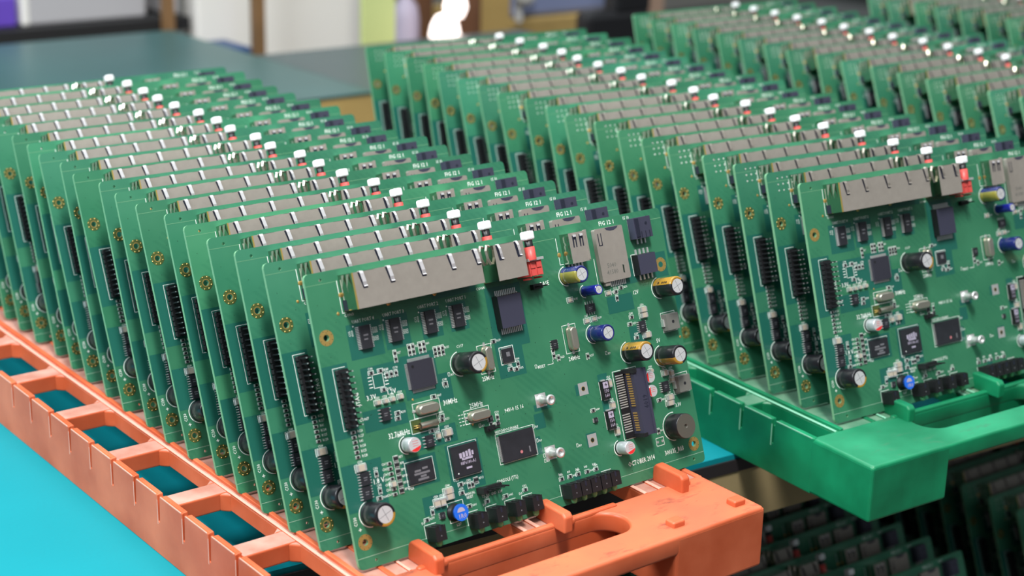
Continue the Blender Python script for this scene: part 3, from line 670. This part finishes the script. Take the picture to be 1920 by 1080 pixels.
    for i in range(10): m.poly([(5.9, 58.9 + i * 2.5 + .4), (6.5, 58.9 + i * 2.5), (10.6, 58.9 + i * 2.5), (11.2, 58.9 + i * 2.5 + .4), (11.2, 58.9 + i * 2.5 + 2.0), (10.6, 58.9 + i * 2.5 + 2.4), (6.5, 58.9 + i * 2.5 + 2.4), (5.9, 58.9 + i * 2.5 + 2.0)], .05, 2.6, 'black')
    m.box(6.5, 10.6, 59, 83.8, .05, 2.3, 'black')
    hd = m.obj('pin_header', root)
    m = new()
    for i in range(10):
        for x in (7.2, 9.8): m.box(x - .28, x + .28, 59.8 + i * 2.5, 60.36 + i * 2.5, 2, 7.9, 'black'); m.box(x - .24, x + .24, 59.84 + i * 2.5, 60.32 + i * 2.5, 7.9, 8.4, 'tin')
    m.obj('pin_row', hd)
    m = new(); m.box(64.6, 76.6, 17.0, 19.4, .05, 2.5, 'black'); m.box(64.2, 66.8, 16.8, 19.6, .05, 6.0, 'black')
    hd2 = m.obj('pin_header', root)
    m = new()
    for i in range(5): m.box(66 + i * 2.4 - .3, 66 + i * 2.4 + .3, 17.9, 18.5, 2, 9, 'black')
    m.obj('pin_row', hd2)
    m = new(); m.box(113.6, 119, 99, 101.4, .05, 2.6, 'black')
    hd3 = m.obj('pin_header', root); m = new()
    for i in range(2): m.box(115 + i * 2.4 - .3, 115 + i * 2.4 + .3, 99.9, 100.5, 2, 8, 'black')
    m.obj('pin_row', hd3)
    m = new(); m.box(74.4, 79, 42.4, 44.6, .05, 2.5, 'black'); 
    for i in range(3): m.box(75 + i * 1.6, 75.5 + i * 1.6, 43.2, 43.7, 2, 6.5, 'black')
    m.obj('pin_header', root)
    # --- indicator blocks along the bottom edge
    for x in (35, 57.3, 67.6, 78.2, 87.7) + tuple(109.8 + 5.95 * i for i in range(5)):
        m = new(); m.box(x, x + 5.4, 3.4, 9.8, .1, 7.6, 'black'); m.box(x + 1.2, x + 2.0, 9.6, 10.2, 3, 7.6, 'black'); m.box(x + 3.4, x + 4.2, 9.6, 10.2, 3, 7.6, 'black')
        m.box(x + 2.4, x + 2.9, 5.4, 5.9, 7.6, 7.66, 'chip_mark'); m.box(x + 2.2, x + 3.2, 7.6, 9.82, 7.6, 7.64, 'slot_dark')
        b = m.obj('indicator_block', root)
        m = new(); m.lathe(x + 2.7, 4.6, [(1.5, 3.5), (1.5, 2.2), (1.2, 1.2), (.6, .7), (0, .6)], 'lens', 12, 'v'); m.obj('indicator_lens', b)
    # --- standoffs
    for x, y in ((107.8, 49.5), (107.7, 25.3)):
        m = new(); m.rect(x - 3, x + 3, y - 3.1, y + 3.1, .06, 'tin'); m.lathe(x, y, [(2.6, .1), (2.2, .8), (1.9, 1.2), (1.9, 6.6), (2.35, 6.7), (2.35, 7.8), (1.2, 7.9), (1.1, 6.9), (0, 6.9)], 'tin', 20)
        m.obj('standoff', root)
    # --- card edge socket
    m = new(); m.box(157.6, 164.6, 21.6, 53.0, .1, 7.8, 'plum'); m.box(152.2, 157.6, 21.6, 53.0, .05, .8, 'black')
    m.box(156.6, 159, 51.6, 53.6, .1, 8.6, 'black'); m.box(156.6, 159, 21.2, 23, .1, 8.6, 'black')
    m.box(163.4, 164.6, 21.6, 53, 7.8, 8.6, 'plum')
    m.text('6019', 163.0, 34, 2.6, 'slot_dark', 7.83, rot=90, sx=.9)
    ss = m.obj('card_socket', root)
    m = new()
    for i in range(24):
        y = 51.2 - i * 1.16
        if 13 < i < 16: continue
        m.box(152.0, 156.6, y - .25, y + .25, .8, 1.0, 'tin'); m.box(157.2, 157.6, y - .3, y + .3, 2.5, 5.2, 'gold')
    m.obj('contact_row', ss)
    # --- inductors, power connector, module, diodes
    m = new(); m.lathe(50.9, 12.3, [(3.9, .1), (3.9, .8), (2.9, 1.2), (2.9, 4.2), (3.7, 4.4), (3.7, 5.6)], 'black', 28); ib = m.obj('round_inductor', root)
    m = new(); m.lathe(50.9, 12.3, [(3.7, 4.6), (3.7, 5.7), (0, 5.7)], 'blue_plastic', 28)
    m.poly(circ(50.9, 12.6, 2.0, 12, 0, 180), 5.7, 5.72, 'lilac'); m.text('1R0', 48.9, 9.8, 2.0, 'lilac', 5.72); o = m.obj('inductor_cap', ib); o['label'] = 'bright blue round cap'
    for x, y in ((191.2, 70.1), (191.4, 39.9)):
        m = new(); m.box(x - 4.1, x + 4.1, y - 4.1, y + 4.1, .1, 3.6, 'inductor', taper=.3); m.box(x - 4.8, x - 3.2, y - 1.8, y + 1.8, .06, 1.8, 'tin'); m.cyl(x, y, .8, 3.6, 3.65, 'chip', 10); m.obj('square_inductor', root)
    m = new(); m.box(176.9, 187.4, 112.2, 122.2, .3, 5.0, 'plum'); m.box(177.3, 179.6, 113, 121.8, 4.9, 5.4, 'slot_dark'); m.cyl(184.2, 119.0, .8, 4.95, 5.1, 'slot_dark', 10)
    for x in (180.5, 183, 185.4): m.box(x, x + .5, 112.1, 115.4, 5.0, 5.1, 'slot_dark'); m.box(x - .2, x + .6, 109.6, 112.2, .1, .9, 'tin')
    pc = m.obj('power_connector', root, bevel=.5)
    m = new(); m.box(175.8, 187.2, 95.0, 104.9, .3, 4.4, 'black', mtop='plum', taper=.2)
    for i in range(4): m.box(178 + i * 2.5, 178.9 + i * 2.5, 104.9, 107.4, .1, .9, 'tin'); m.box(178 + i * 2.5, 178.9 + i * 2.5, 92.6, 95.1, .1, .9, 'tin')
    m.obj('isolation_module', root)
    for y in (46.4, 32.4):
        m = new(); m.box(142.4, 146.4, y - 4.3, y + 4.3, .1, 2.2, 'black'); m.box(142.9, 145.9, y + .9, y + 3.9, 2.2, 2.25, 'lilac'); m.text('+', 143.6, y + 1.4, 2.4, 'black', 2.27); m.text('150', 142.9, y - 1.1, 1.6, 'lilac', 2.23, sx=.9); m.text('160', 142.9, y - 3.2, 1.6, 'lilac', 2.23, sx=.9)
        m.box(143.2, 145.6, y - 4.9, y - 4.2, .1, .9, 'tin'); m.box(143.2, 145.6, y + 4.2, y + 4.9, .1, .9, 'tin'); m.obj('diode', root)
    # --- chip resistors and ceramic capacitors
    if full:
        for x, y, o in RES: m = new(); res_part(m, x, y, o); m.obj('chip_resistor', root)
        m = new()
        for x, y in SMALLRES: m2 = new(); res_part(m2, x, y, 0); m2.obj('chip_resistor', root)
        for a in TAN: m = new(); tan_part(m, *a); m.obj('ceramic_capacitor', root)
        for x, y in RN: m = new(); rn_part(m, x, y); m.obj('resistor_array', root)
    else:
        m = new()
        for x, y, o in RES: res_part(m, x, y, o)
        for x, y in SMALLRES: res_part(m, x, y, 0)
        for a in TAN: tan_part(m, *a)
        for x, y in RN: rn_part(m, x, y)
        o = m.obj('chip_components', root); o['kind'] = 'stuff'
    return root

_dull = {}
def dull_mesh(me):
    # copies given their own panel get the shell material on their fingers
    if me.name not in _dull:
        d = me.copy(); _dull[me.name] = d
        for i, m in enumerate(d.materials):
            if m.name == 'spring': d.materials[i] = MAT['shell']
    return _dull[me.name]
def copy_tree(o, parent=None, panel=None):
    c = o.copy(); COL.objects.link(c); c.parent = parent
    if panel and o.name.startswith('spring_finger'): c.data = dull_mesh(o.data)
    if panel and o.name.startswith('circuit_panel'): c.data = panel
    for ch in o.children: copy_tree(ch, c, panel)
    return c
def tint(root, col):
    for ch in root.children:
        if ch.name.startswith('circuit_panel'): ch.color = (*col, 1)

# ------------------------------------------------------------ slotted plastic trays
def build_tray(c, L=540.0, pitch=24.4):
    """local mm: x 0..220 across, y 0 front .. L back, z 0..30; c = colour family"""
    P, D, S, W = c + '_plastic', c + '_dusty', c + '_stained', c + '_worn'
    root = empty(c + '_slotted_tray', (0, 0, 0))
    def put(m, name, bevel=.8, seg=3): return m.obj(name, root, bevel=bevel, seg=seg)
    xr = 28 if c == 'orange' else 16
    ys = [94.9 + pitch * (k - 0) for k in range(-3, 40) if 10 < 94.9 + pitch * k < L - 20]
    # side walls with notched tops; the outer skin carries longer grooves
    for side, x0, sgn in (('l', 0.0, 1), ('r', 220.0, -1)):
        if side == 'l':
            def wall(depth, ww, z1):
                pts = [(41.0, 0.0), (L - 41, 0.0), (L - 41, z1)]
                for y in reversed([q for q in ys if 52 < q < L - 52]): pts += [(y + ww, z1), (y + ww * .5, z1 - depth), (y - ww * .5, z1 - depth), (y - ww, z1)]
                pts += [(41.0, z1)]
                return pts
            m = MB(); n_ = 0
            for (xa, xb, dp, ww) in ((.0, 1.2, 13.0, 1.1), (1.2, 3.4, 3.6, 1.8)):
                pts = wall(dp, ww, 29.95); n = len(pts)
                m.add([(xa, y, z) for y, z in pts] + [(xb, y, z) for y, z in pts], [tuple(range(n)), tuple(range(2 * n - 1, n - 1, -1))] + [(i, n + i, n + (i + 1) % n, (i + 1) % n) for i in range(n)], P)
            o = m.obj('side_wall', root, bevel=.35, seg=2)
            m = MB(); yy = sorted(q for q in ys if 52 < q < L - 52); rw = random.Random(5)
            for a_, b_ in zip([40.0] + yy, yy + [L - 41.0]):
                m.box(-.03, .32, a_ + 2.2, b_ - 2.2, 29.5, 30.0, W)  # worn rim, its highlight painted in as a pale strip
                if a_ > 41: m.box(-.05, .02, a_ + .8, a_ + 1.5, 16.6 - rw.uniform(0, 1.5), 27.5, W)  # light through the translucent slit, painted as a pale strip
            m.obj('worn_lit_edge', root)
        else:
            m = MB(); m.box(217, 220, 41, L - 41, 0, 29.95, P); put(m, 'side_wall')
    # end plates: corner blocks, handle beam with a long oval opening
    for end in (0, 1):
        f = (lambda y: y) if end == 0 else (lambda y: L - y)
        out = rrect(0, 220, 0, 43, 2.5, 5) if end == 0 else [(x, L - y) for x, y in reversed(rrect(0, 220, 0, 43, 2.5, 5))]
        hole = rrect(61, 159, 18, 39, 10.4, 10)
        if end: hole = [(x, L - y) for x, y in reversed(hole)]
        o = mobj('handle_beam', plate_mesh('handle_beam', out, [hole], 20.5, 30.0, [P, S], bevel=1.6), root)
        for p in o.data.polygons: p.use_smooth = True; p.material_index = 1 if p.normal.z > .95 else 0
        for xa, xb in ((-.08, 55), (165, 220.08)):
            m = MB(); ya, yb = sorted((f(-.08), f(43))); m.box(xa, xb, ya, yb, 0, 29.6, P); put(m, 'corner_block', 1.6)
            if c == 'orange' or end:
                for x in ([xa + 7, xa + 40] if xa < 100 else [xa + 8, xa + 46]):
                    m = MB(); yc = f(10); m.box(x - 3.6, x + 3.6, yc - 3, yc + 3, 28, 32.6, P); put(m, 'stacking_peg', .9)
        m = MB(); ya, yb = sorted((f(39.2), f(42.6))); m.box(55, 165, ya, yb, 2, 31, P); put(m, 'inner_web', 1.2)
        if c == 'orange' and end == 0:
            pass
    # floor rails running front to back
    for xa, xb, ridges in ((xr, 64, ((xr, xr + 1.6, 30.2), (xr + 3.2, xr + 5.6, 30.9), (43, 45.4, 30.0), (52, 53.4, 30.0))), (114, 136, ((114, 116, 30.0), (121, 123, 30.0))), (184, 206, ((184, 186, 30.0), (193, 195, 30.0)))):
        m = MB(); m.box(xa, xb, 42, L - 42, 21, 29.1, P, mtop=D); put(m, 'floor_rail', .5)
        m = MB()
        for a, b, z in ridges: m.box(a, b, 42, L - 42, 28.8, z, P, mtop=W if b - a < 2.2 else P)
        put(m, 'rail_ridge', .3, 1)
    m = MB(); m.box(201, 217.2, 42, L - 42, 24, 29.1, P, mtop=D); put(m, 'floor_rail', .5)
    # rungs between outer wall and inner rail
    y = 93.6
    while y < L - 60:
        m = MB(); m.box(3.0, xr + 1, y, y + 12.2, 20.5, 29.4, P, mtop=D)
        # flared roots
        for s in (0, 1):
            yy = y + 12.2 * s; d = 1 if s else -1
            m.poly([(xr - 4, yy), (xr + .5, yy), (xr + .5, yy + d * 4.5)] if s else [(xr - 4, yy), (xr + .5, yy - 4.5), (xr + .5, yy)], 20.5, 29.35, P, mtop=D)
        put(m, 'cross_rung', .9); y += 61.6
    y = 93.6
    while y < L - 60:
        for xa, xb in ((64, 114), (136, 184)):
            m = MB(); m.box(xa, xb, y, y + 8, 21, 28.6, P, mtop=D); put(m, 'cross_rib', .6)
        y += 123.2
    # upright fins in front of the first slot
    for x in (58.2, 127.5, 198.0):
        m = MB()
        prof = [(32.0, 28.8), (52.6, 28.8), (52.6, 36.2), (50.8, 38.2), (34.2, 38.2), (32.2, 36.6)]
        m.add([(x, a, b) for a, b in prof] + [(x + 5.0, a, b) for a, b in prof], [tuple(range(6)), tuple(range(11, 5, -1))] + [(i, 6 + i, 6 + (i + 1) % 6, (i + 1) % 6) for i in range(6)], P)
        put(m, 'divider_fin', 1.0)
        m = MB(); m.box(x + 6, x + 11, 37, 44, 28.6, 32.2, P); put(m, 'divider_stub', 1.4)
    return root

# ------------------------------------------------------------ structure: floor, wall, bench
m = MB(); m.box(-3000, 6000, -2500, 5200, -820, -800, 'floor_grey'); struct(m.obj('floor'))
m = MB(); m.box(-3000, 6000, 5200, 5300, -800, 2200, 'wall_grey'); struct(m.obj('wall_back'))

# work bench
bench = empty('work_bench', (0, 0, -0.8), (0, 0, R(-5.5)))
tag(bench, 'long work bench with a bright turquoise mat and dark edging under the plastic trays', 'work bench')
def wz(z): return z + 800
m = MB(); m.box(-1200, 1500, 72.7, 640, wz(-33), wz(-30), 'mat_teal'); m.obj('bench_mat', bench)['label'] = 'bright turquoise antistatic mat'
m = MB(); m.box(-1200, 1500, 71.5, 645, wz(-40), wz(-33), 'table_edge'); m.obj('table_top', bench)
m = MB(); m.box(-1200, 1500, 72.2, 96, wz(-70), wz(-40), 'plywood'); m.box(-1200, 1500, 600, 620, wz(-75), wz(-40), 'plywood'); m.obj('apron', bench)
for x in (-1100, 1400):
    for y in (100, 590):
        m = MB(); m.box(x, x + 40, y, y + 40, 0, wz(-40), 'wood'); m.obj('leg', bench)
m = MB(); m.box(-1100, 1440, -80, 640, wz(-345), wz(-315.2), 'shelf_black'); m.obj('lower_shelf', bench)
m = MB(); m.box(-1100, 1440, 645, 655, wz(-600), wz(-75), 'shelf_black'); m.obj('back_panel', bench)

# ------------------------------------------------------------ trays
trays = []
ot = build_tray('orange'); ot.location = (-0.034, -0.052, -0.030)
tag(ot, 'orange plastic slotted tray with an oval handle opening holding the left row of boards', 'tray')
gt = build_tray('green')
a2 = -0.0665890434
def place(o, ox, oy, lx, ly, a, z): o.location = (ox + lx * math.cos(a) - ly * math.sin(a), oy + lx * math.sin(a) + ly * math.cos(a), z); o.rotation_euler[2] = a
place(gt, .2869, -.0044, -.0225, -.0487, a2, -.030)
tag(gt, 'green plastic slotted tray in the middle, its corner jutting over the bench edge', 'tray', 'green slotted trays on the bench')
g3 = copy_tree(gt); place(g3, .5993, .1031, -.0225, -.098, .003, -.030)
tag(g3, 'green plastic slotted tray under the blurred row of boards behind on the right', 'tray', 'green slotted trays on the bench')
g4 = copy_tree(gt); place(g4, .885, .20, -.0225, -.098, .003, -.030)
tag(g4, 'green plastic slotted tray under the farthest row in the upper right corner', 'tray', 'green slotted trays on the bench')

# ------------------------------------------------------------ boards
P0, P1, P2 = build_panel(0), build_panel(1), build_panel(2)
for o in [o for o in COL.objects if o.name.startswith('circuit_panel') and o.parent is None]: bpy.data.objects.remove(o)
full = build_board(P0, True)
lite = build_board(P1, False)
R1 = [(0.0, 19.68, 0.0), (23.4, 21.02, -4.1), (46.7, 20.47, -5.3), (70.1, 21.13, -5.4), (94.5, 21.28, -4.2), (117.3, 20.73, -2.9), (141.9, 21.88, -4.4), (165.9, 21.32, -4.3), (189.0, 20.28, -3.0), (214.4, 22.56, -3.6), (237.6, 20.2, -2.3), (263.6, 22.47, -1.3), (286.7, 20.32, 0.1), (311.3, 20.52, 1.7), (337.9, 21.92, 1.1), (362.6, 21.39, 1.7), (386.7, 20.05, 2.6), (412.7, 18.21, 2.4), (435.4, 19.23, 1.7)]
R2 = [(0.0, 18.66), (24.7, 18.84), (48.6, 19.36), (73.2, 19.95), (99.4, 21.72), (123.4, 21.73), (146.8, 21.18), (171.9, 19.98), (197.1, 22.52), (221.6, 20.18), (247.1, 18.79), (273.1, 21.56), (298.8, 20.14), (324.7, 20.21), (351.3, 19.26), (377.0, 15.97), (403.7, 14.33), (430.3, 15.92), (455.9, 16.81)]
R3 = [(-25.0, 22.0), (0.0, 22.2), (25.0, 22.35), (50.9, 22.74), (77.4, 22.12), (103.8, 21.22), (130.5, 22.01), (157.4, 20.56), (184.5, 21.87), (211.3, 20.42), (237.9, 20.5), (264.9, 18.91), (292.1, 19.11), (319.1, 18.31), (345.6, 17.47), (370.5, 15.92)]
ORD = ['front-most', 'second', 'third', 'fourth', 'fifth', 'sixth', 'seventh', 'eighth', 'ninth', 'tenth', 'eleventh', 'twelfth', 'thirteenth', 'fourteenth', 'fifteenth', 'sixteenth', 'seventeenth', 'eighteenth', 'nineteenth']
def label_for(k, n, where):
    if k == 0: return 'green circuit board standing front-most in ' + where
    if k == n - 1: return 'green circuit board farthest back in ' + where
    return 'green circuit board, %s from the front in %s' % (ORD[k], where)
rnd = random.Random(11)
def put_board(o, ox, oy, a, y, th, x, z=0.0006):
    lx, ly = x * MM, y * MM
    o.location = (ox + lx * math.cos(a) - ly * math.sin(a), oy + lx * math.sin(a) + ly * math.cos(a), z)
    o.rotation_euler = (R(-th), 0, a)
def shade(): g = rnd.choice([.92, 1, 1, 1.05, 1.22]); return (g * rnd.uniform(.9, 1.1), g, g * rnd.uniform(.95, 1.12))
for k, (y, th, x) in enumerate(R1):
    o = full if k == 0 else (lite if k == 1 else copy_tree(lite))
    put_board(o, 0, 0, 0, y, th, x); tint(o, (1, 1, 1) if k == 0 else shade())
    tag(o, label_for(k, len(R1), 'the orange tray'), 'circuit board', 'circuit boards in the orange tray')
for k, (y, th) in enumerate(R2):
    o = copy_tree(full, None, P0) if k == 0 else copy_tree(lite, None, P2)
    put_board(o, .28692, -.00443, a2, y, th, 0); tint(o, (1, 1, 1) if k == 0 else shade())
    tag(o, label_for(k, len(R2), 'the middle green tray'), 'circuit board', 'circuit boards in the middle green tray')
for k, (y, th) in enumerate(R3):
    o = copy_tree(lite, None, P2); put_board(o, .59935, .10308, .003, y, th, 0); tint(o, shade())
    tag(o, label_for(k, len(R3), 'the blurred row behind the middle tray'), 'circuit board', 'circuit boards in the third row')
for k in range(9):
    o = copy_tree(lite, None, P2); put_board(o, .885, .20, .003, 50 + k * 26.0, 20 + rnd.uniform(-1.5, 1.5), 0); tint(o, shade())
    tag(o, label_for(k, 9, 'the farthest row at the upper right'), 'circuit board', 'circuit boards in the farthest row')
# boards on the shelf under the bench
lt = copy_tree(ot); lt.location = (.288, -.012, -.3150); lt.rotation_euler[2] = -.035
tag(lt, 'orange slotted tray in the dark on the shelf under the bench', 'tray')
lt2 = copy_tree(ot); lt2.location = (.568, -.03, -.3150); lt2.rotation_euler[2] = -.035
tag(lt2, 'orange slotted tray in the dark at the right end under the green tray', 'tray')
for k in range(9):
    o = copy_tree(lite, None, P2); put_board(o, .3148, .0326, -.035, k * 25.07, 21.4 + rnd.uniform(-1, 1), 0, -.2844)
    tag(o, label_for(k, 9, 'the dark lower tray under the bench'), 'circuit board', 'circuit boards in the dark lower tray')
for k in range(9):
    o = copy_tree(lite, None, P2); put_board(o, .595, .015, -.035, k * 25.07, 21.4 + rnd.uniform(-1, 1), 0, -.2844)
    tag(o, label_for(k, 9, 'the dark tray low at the right edge'), 'circuit board', 'circuit boards in the right lower tray')

# ------------------------------------------------------------ background of the workshop
fb = empty('far_bench', (0, 0, -.8)); tag(fb, 'far bench with a dark green mat, left of the tall white panel', 'work bench')
m = MB(); m.box(-500, 655, 985, 1470, wz(-33), wz(-30), 'mat_dark'); m.obj('bench_mat', fb)
m = MB(); m.box(-500, 655, 986, 1470, wz(-70), wz(-33), 'wood_light'); m.obj('table_top', fb)
for x in (-450, 610):
    for y in (1000, 1420): m = MB(); m.box(x, x + 40, y, y + 40, 0, wz(-70), 'wood'); m.obj('leg', fb)
fb = empty('far_bench', (0, 0, -.8)); tag(fb, 'narrow grey-green topped bench in front of the tall white panel', 'work bench')
m = MB(); m.box(656, 1060, 985, 1247, wz(-36), wz(-30), 'mat_grey'); m.obj('bench_mat', fb)
m = MB(); m.box(656, 1060, 985, 1247, wz(-44), wz(-36), 'black'); m.box(656, 1060, 988, 1247, wz(-80), wz(-44), 'wood_light'); m.obj('table_top', fb)
for x in (680, 1010):
    for y in (1000, 1190): m = MB(); m.box(x, x + 40, y, y + 40, 0, wz(-70), 'wood'); m.obj('leg', fb)

def prop(name, label, cat, boxes, loc=(0, 0, 0), bevel=4):
    m = MB()
    for b in boxes: m.box(*b[:6], b[6])
    o = m.obj(name, None, bevel=bevel); return tag(o, label, cat)
# shelf rack with long white carton
sh = empty('storage_shelf', (0, 0, -.8)); tag(sh, 'wooden shelf standing behind the dark green bench', 'shelf')
m = MB(); m.box(380, 735, 1572, 1900, wz(-50), wz(-32), 'shelf_black'); m.obj('shelf_board', sh)
m = MB(); m.box(380, 735, 1572, 1900, wz(-400), wz(-380), 'brown'); m.obj('shelf_board', sh)
m = MB(); m.box(690, 704, 1555, 1570, 0, wz(420), 'wood'); m.obj('post', sh)
m = MB(); m.box(800, 816, 1505, 1518, 0, wz(420), 'wood'); m.obj('post', sh)
m = MB(); m.box(380, 400, 1560, 1585, 0, wz(420), 'wood'); m.obj('post', sh)
prop('carton_box', 'long pale grey carton lying on the shelf at the upper left', 'box', [(515, 684, 1600, 1700, -31.9, 80, 'box_grey'), (505, 517, 1598, 1702, -31.9, 80, 'panel_white')])
prop('carton_box', 'pale carton on the shelf right of the wooden post', 'box', [(712, 734, 1600, 1700, -31.9, 80, 'box_grey')])
prop('plastic_crate', 'purple plastic crate on the shelf in the upper left corner', 'crate', [(440, 500, 1600, 1720, -31.9, 10, 'purple')])
prop('storage_tub', 'dark blue tub beside the wooden post in front of the white panel', 'tub', [(742, 775, 1470, 1545, -800, -62, 'navy')])
prop('white_panel', 'tall white panel standing behind the narrow bench', 'panel', [(740, 1040, 1560, 1600, -800, 400, 'panel_white')])
prop('paper_pad', 'yellow-green sheet board standing at the right side of the white panel', 'sheet', [(862, 915, 1330, 1336, -800, 420, 'paper_green')], bevel=1)
m = MB(); m.lathe(980, 1400, [(19, -800), (19, -30), (16, -12), (8, 0), (8, 22), (0, 22)], 'lilac', 24); tag(m.obj('gas_cylinder'), 'blurred pale lilac cylinder beside the glowing lamp', 'cylinder')
prop('wooden_pillar', 'dark brown upright between the lilac cylinder and the glowing lamp', 'post', [(1062, 1095, 1495, 1530, -800, 420, 'brown')])
lm_ = empty('work_lamp', (.975, 1.30, -.8)); tag(lm_, 'glowing white work lamp, a blurred bright blob at the top', 'lamp')
m = MB(); m.cyl(0, 0, 60, 0, 12, 'black', 24); m.obj('lamp_base', lm_)
m = MB(); m.cyl(0, 0, 8, 12, 736, 'black', 12); m.obj('pole', lm_)
m = MB(); m.lathe(0, 0, [(0, 735), (12, 738), (19, 748), (21, 762), (18, 776), (12, 787), (0, 792)], 'lamp_glow', 24); m.obj('bulb', lm_)
m = MB(); m.lathe(17, 0, [(0, 780), (11, 785), (16, 798), (13, 812), (0, 820)], 'lamp_glow', 24); m.obj('bulb', lm_)
prop('wooden_box', 'tan wooden box standing right of the glowing lamp', 'box', [(1098, 1166, 1400, 1470, -800, 60, 'wood_light')])
prop('wooden_pillar', 'dark grey-brown upright between the glowing lamp and the tan box', 'post', [(1020, 1060, 1330, 1350, -800, 200, 'brown')])
prop('wooden_table', 'pale wooden table edge under the blue-grey case', 'table', [(1235, 1490, 1500, 1700, -100, -66, 'wood_light'), (1240, 1270, 1510, 1540, -800, -100, 'wood_light'), (1450, 1480, 1510, 1540, -800, -100, 'wood_light')])
prop('equipment_case', 'blue-grey equipment case on the pale wooden table', 'case', [(1250, 1476, 1510, 1680, -65.9, 60, 'bluegrey')], bevel=8)
m = MB(); m.lathe(1255, 1480, [(0, -42), (12, -38), (18, -24), (12, -10), (0, -6)], 'white_plastic', 16); m.box(1252, 1258, 1478, 1500, -28, -20, 'white_plastic'); m.box(1252, 1258, 1490, 1500, -68, -20, 'white_plastic'); tag(m.obj('round_knob'), 'small white round knob at the left end of the blue-grey case', 'knob')
ch = empty('office_chair', (1.20, 1.24, -.8)); tag(ch, 'black chair standing between the second and third board rows', 'chair')
m = MB(); m.box(-90, 100, -60, 130, 640, 722, 'black'); m.obj('seat', ch, bevel=12)
m = MB(); m.box(-50, 70, -30, 0, 715, 790, 'black'); m.box(0, 70, -30, 0, 780, 1150, 'black'); m.obj('backrest', ch, bevel=10)
m = MB(); m.cyl(-40, 50, 20, 40, 640, 'black', 14); m.obj('pole', ch)
m = MB()
for k in range(5):
    a = 2 * math.pi * k / 5; m.tube([(-40, 50, 50), (-40 + 90 * math.cos(a), 50 + 90 * math.sin(a), 15)], 15, 'black', 6)
m.obj('star_base', ch)
prop('carton_box', 'beige carton behind the black chair at the top', 'box', [(1580, 1660, 1600, 1700, -800, -30, 'skin_beige')])
prop('paper_card', 'white paper lying on top of the third row boards', 'paper', [(838, 900, 520, 523, 118, 150, 'white_plastic')], bevel=0)
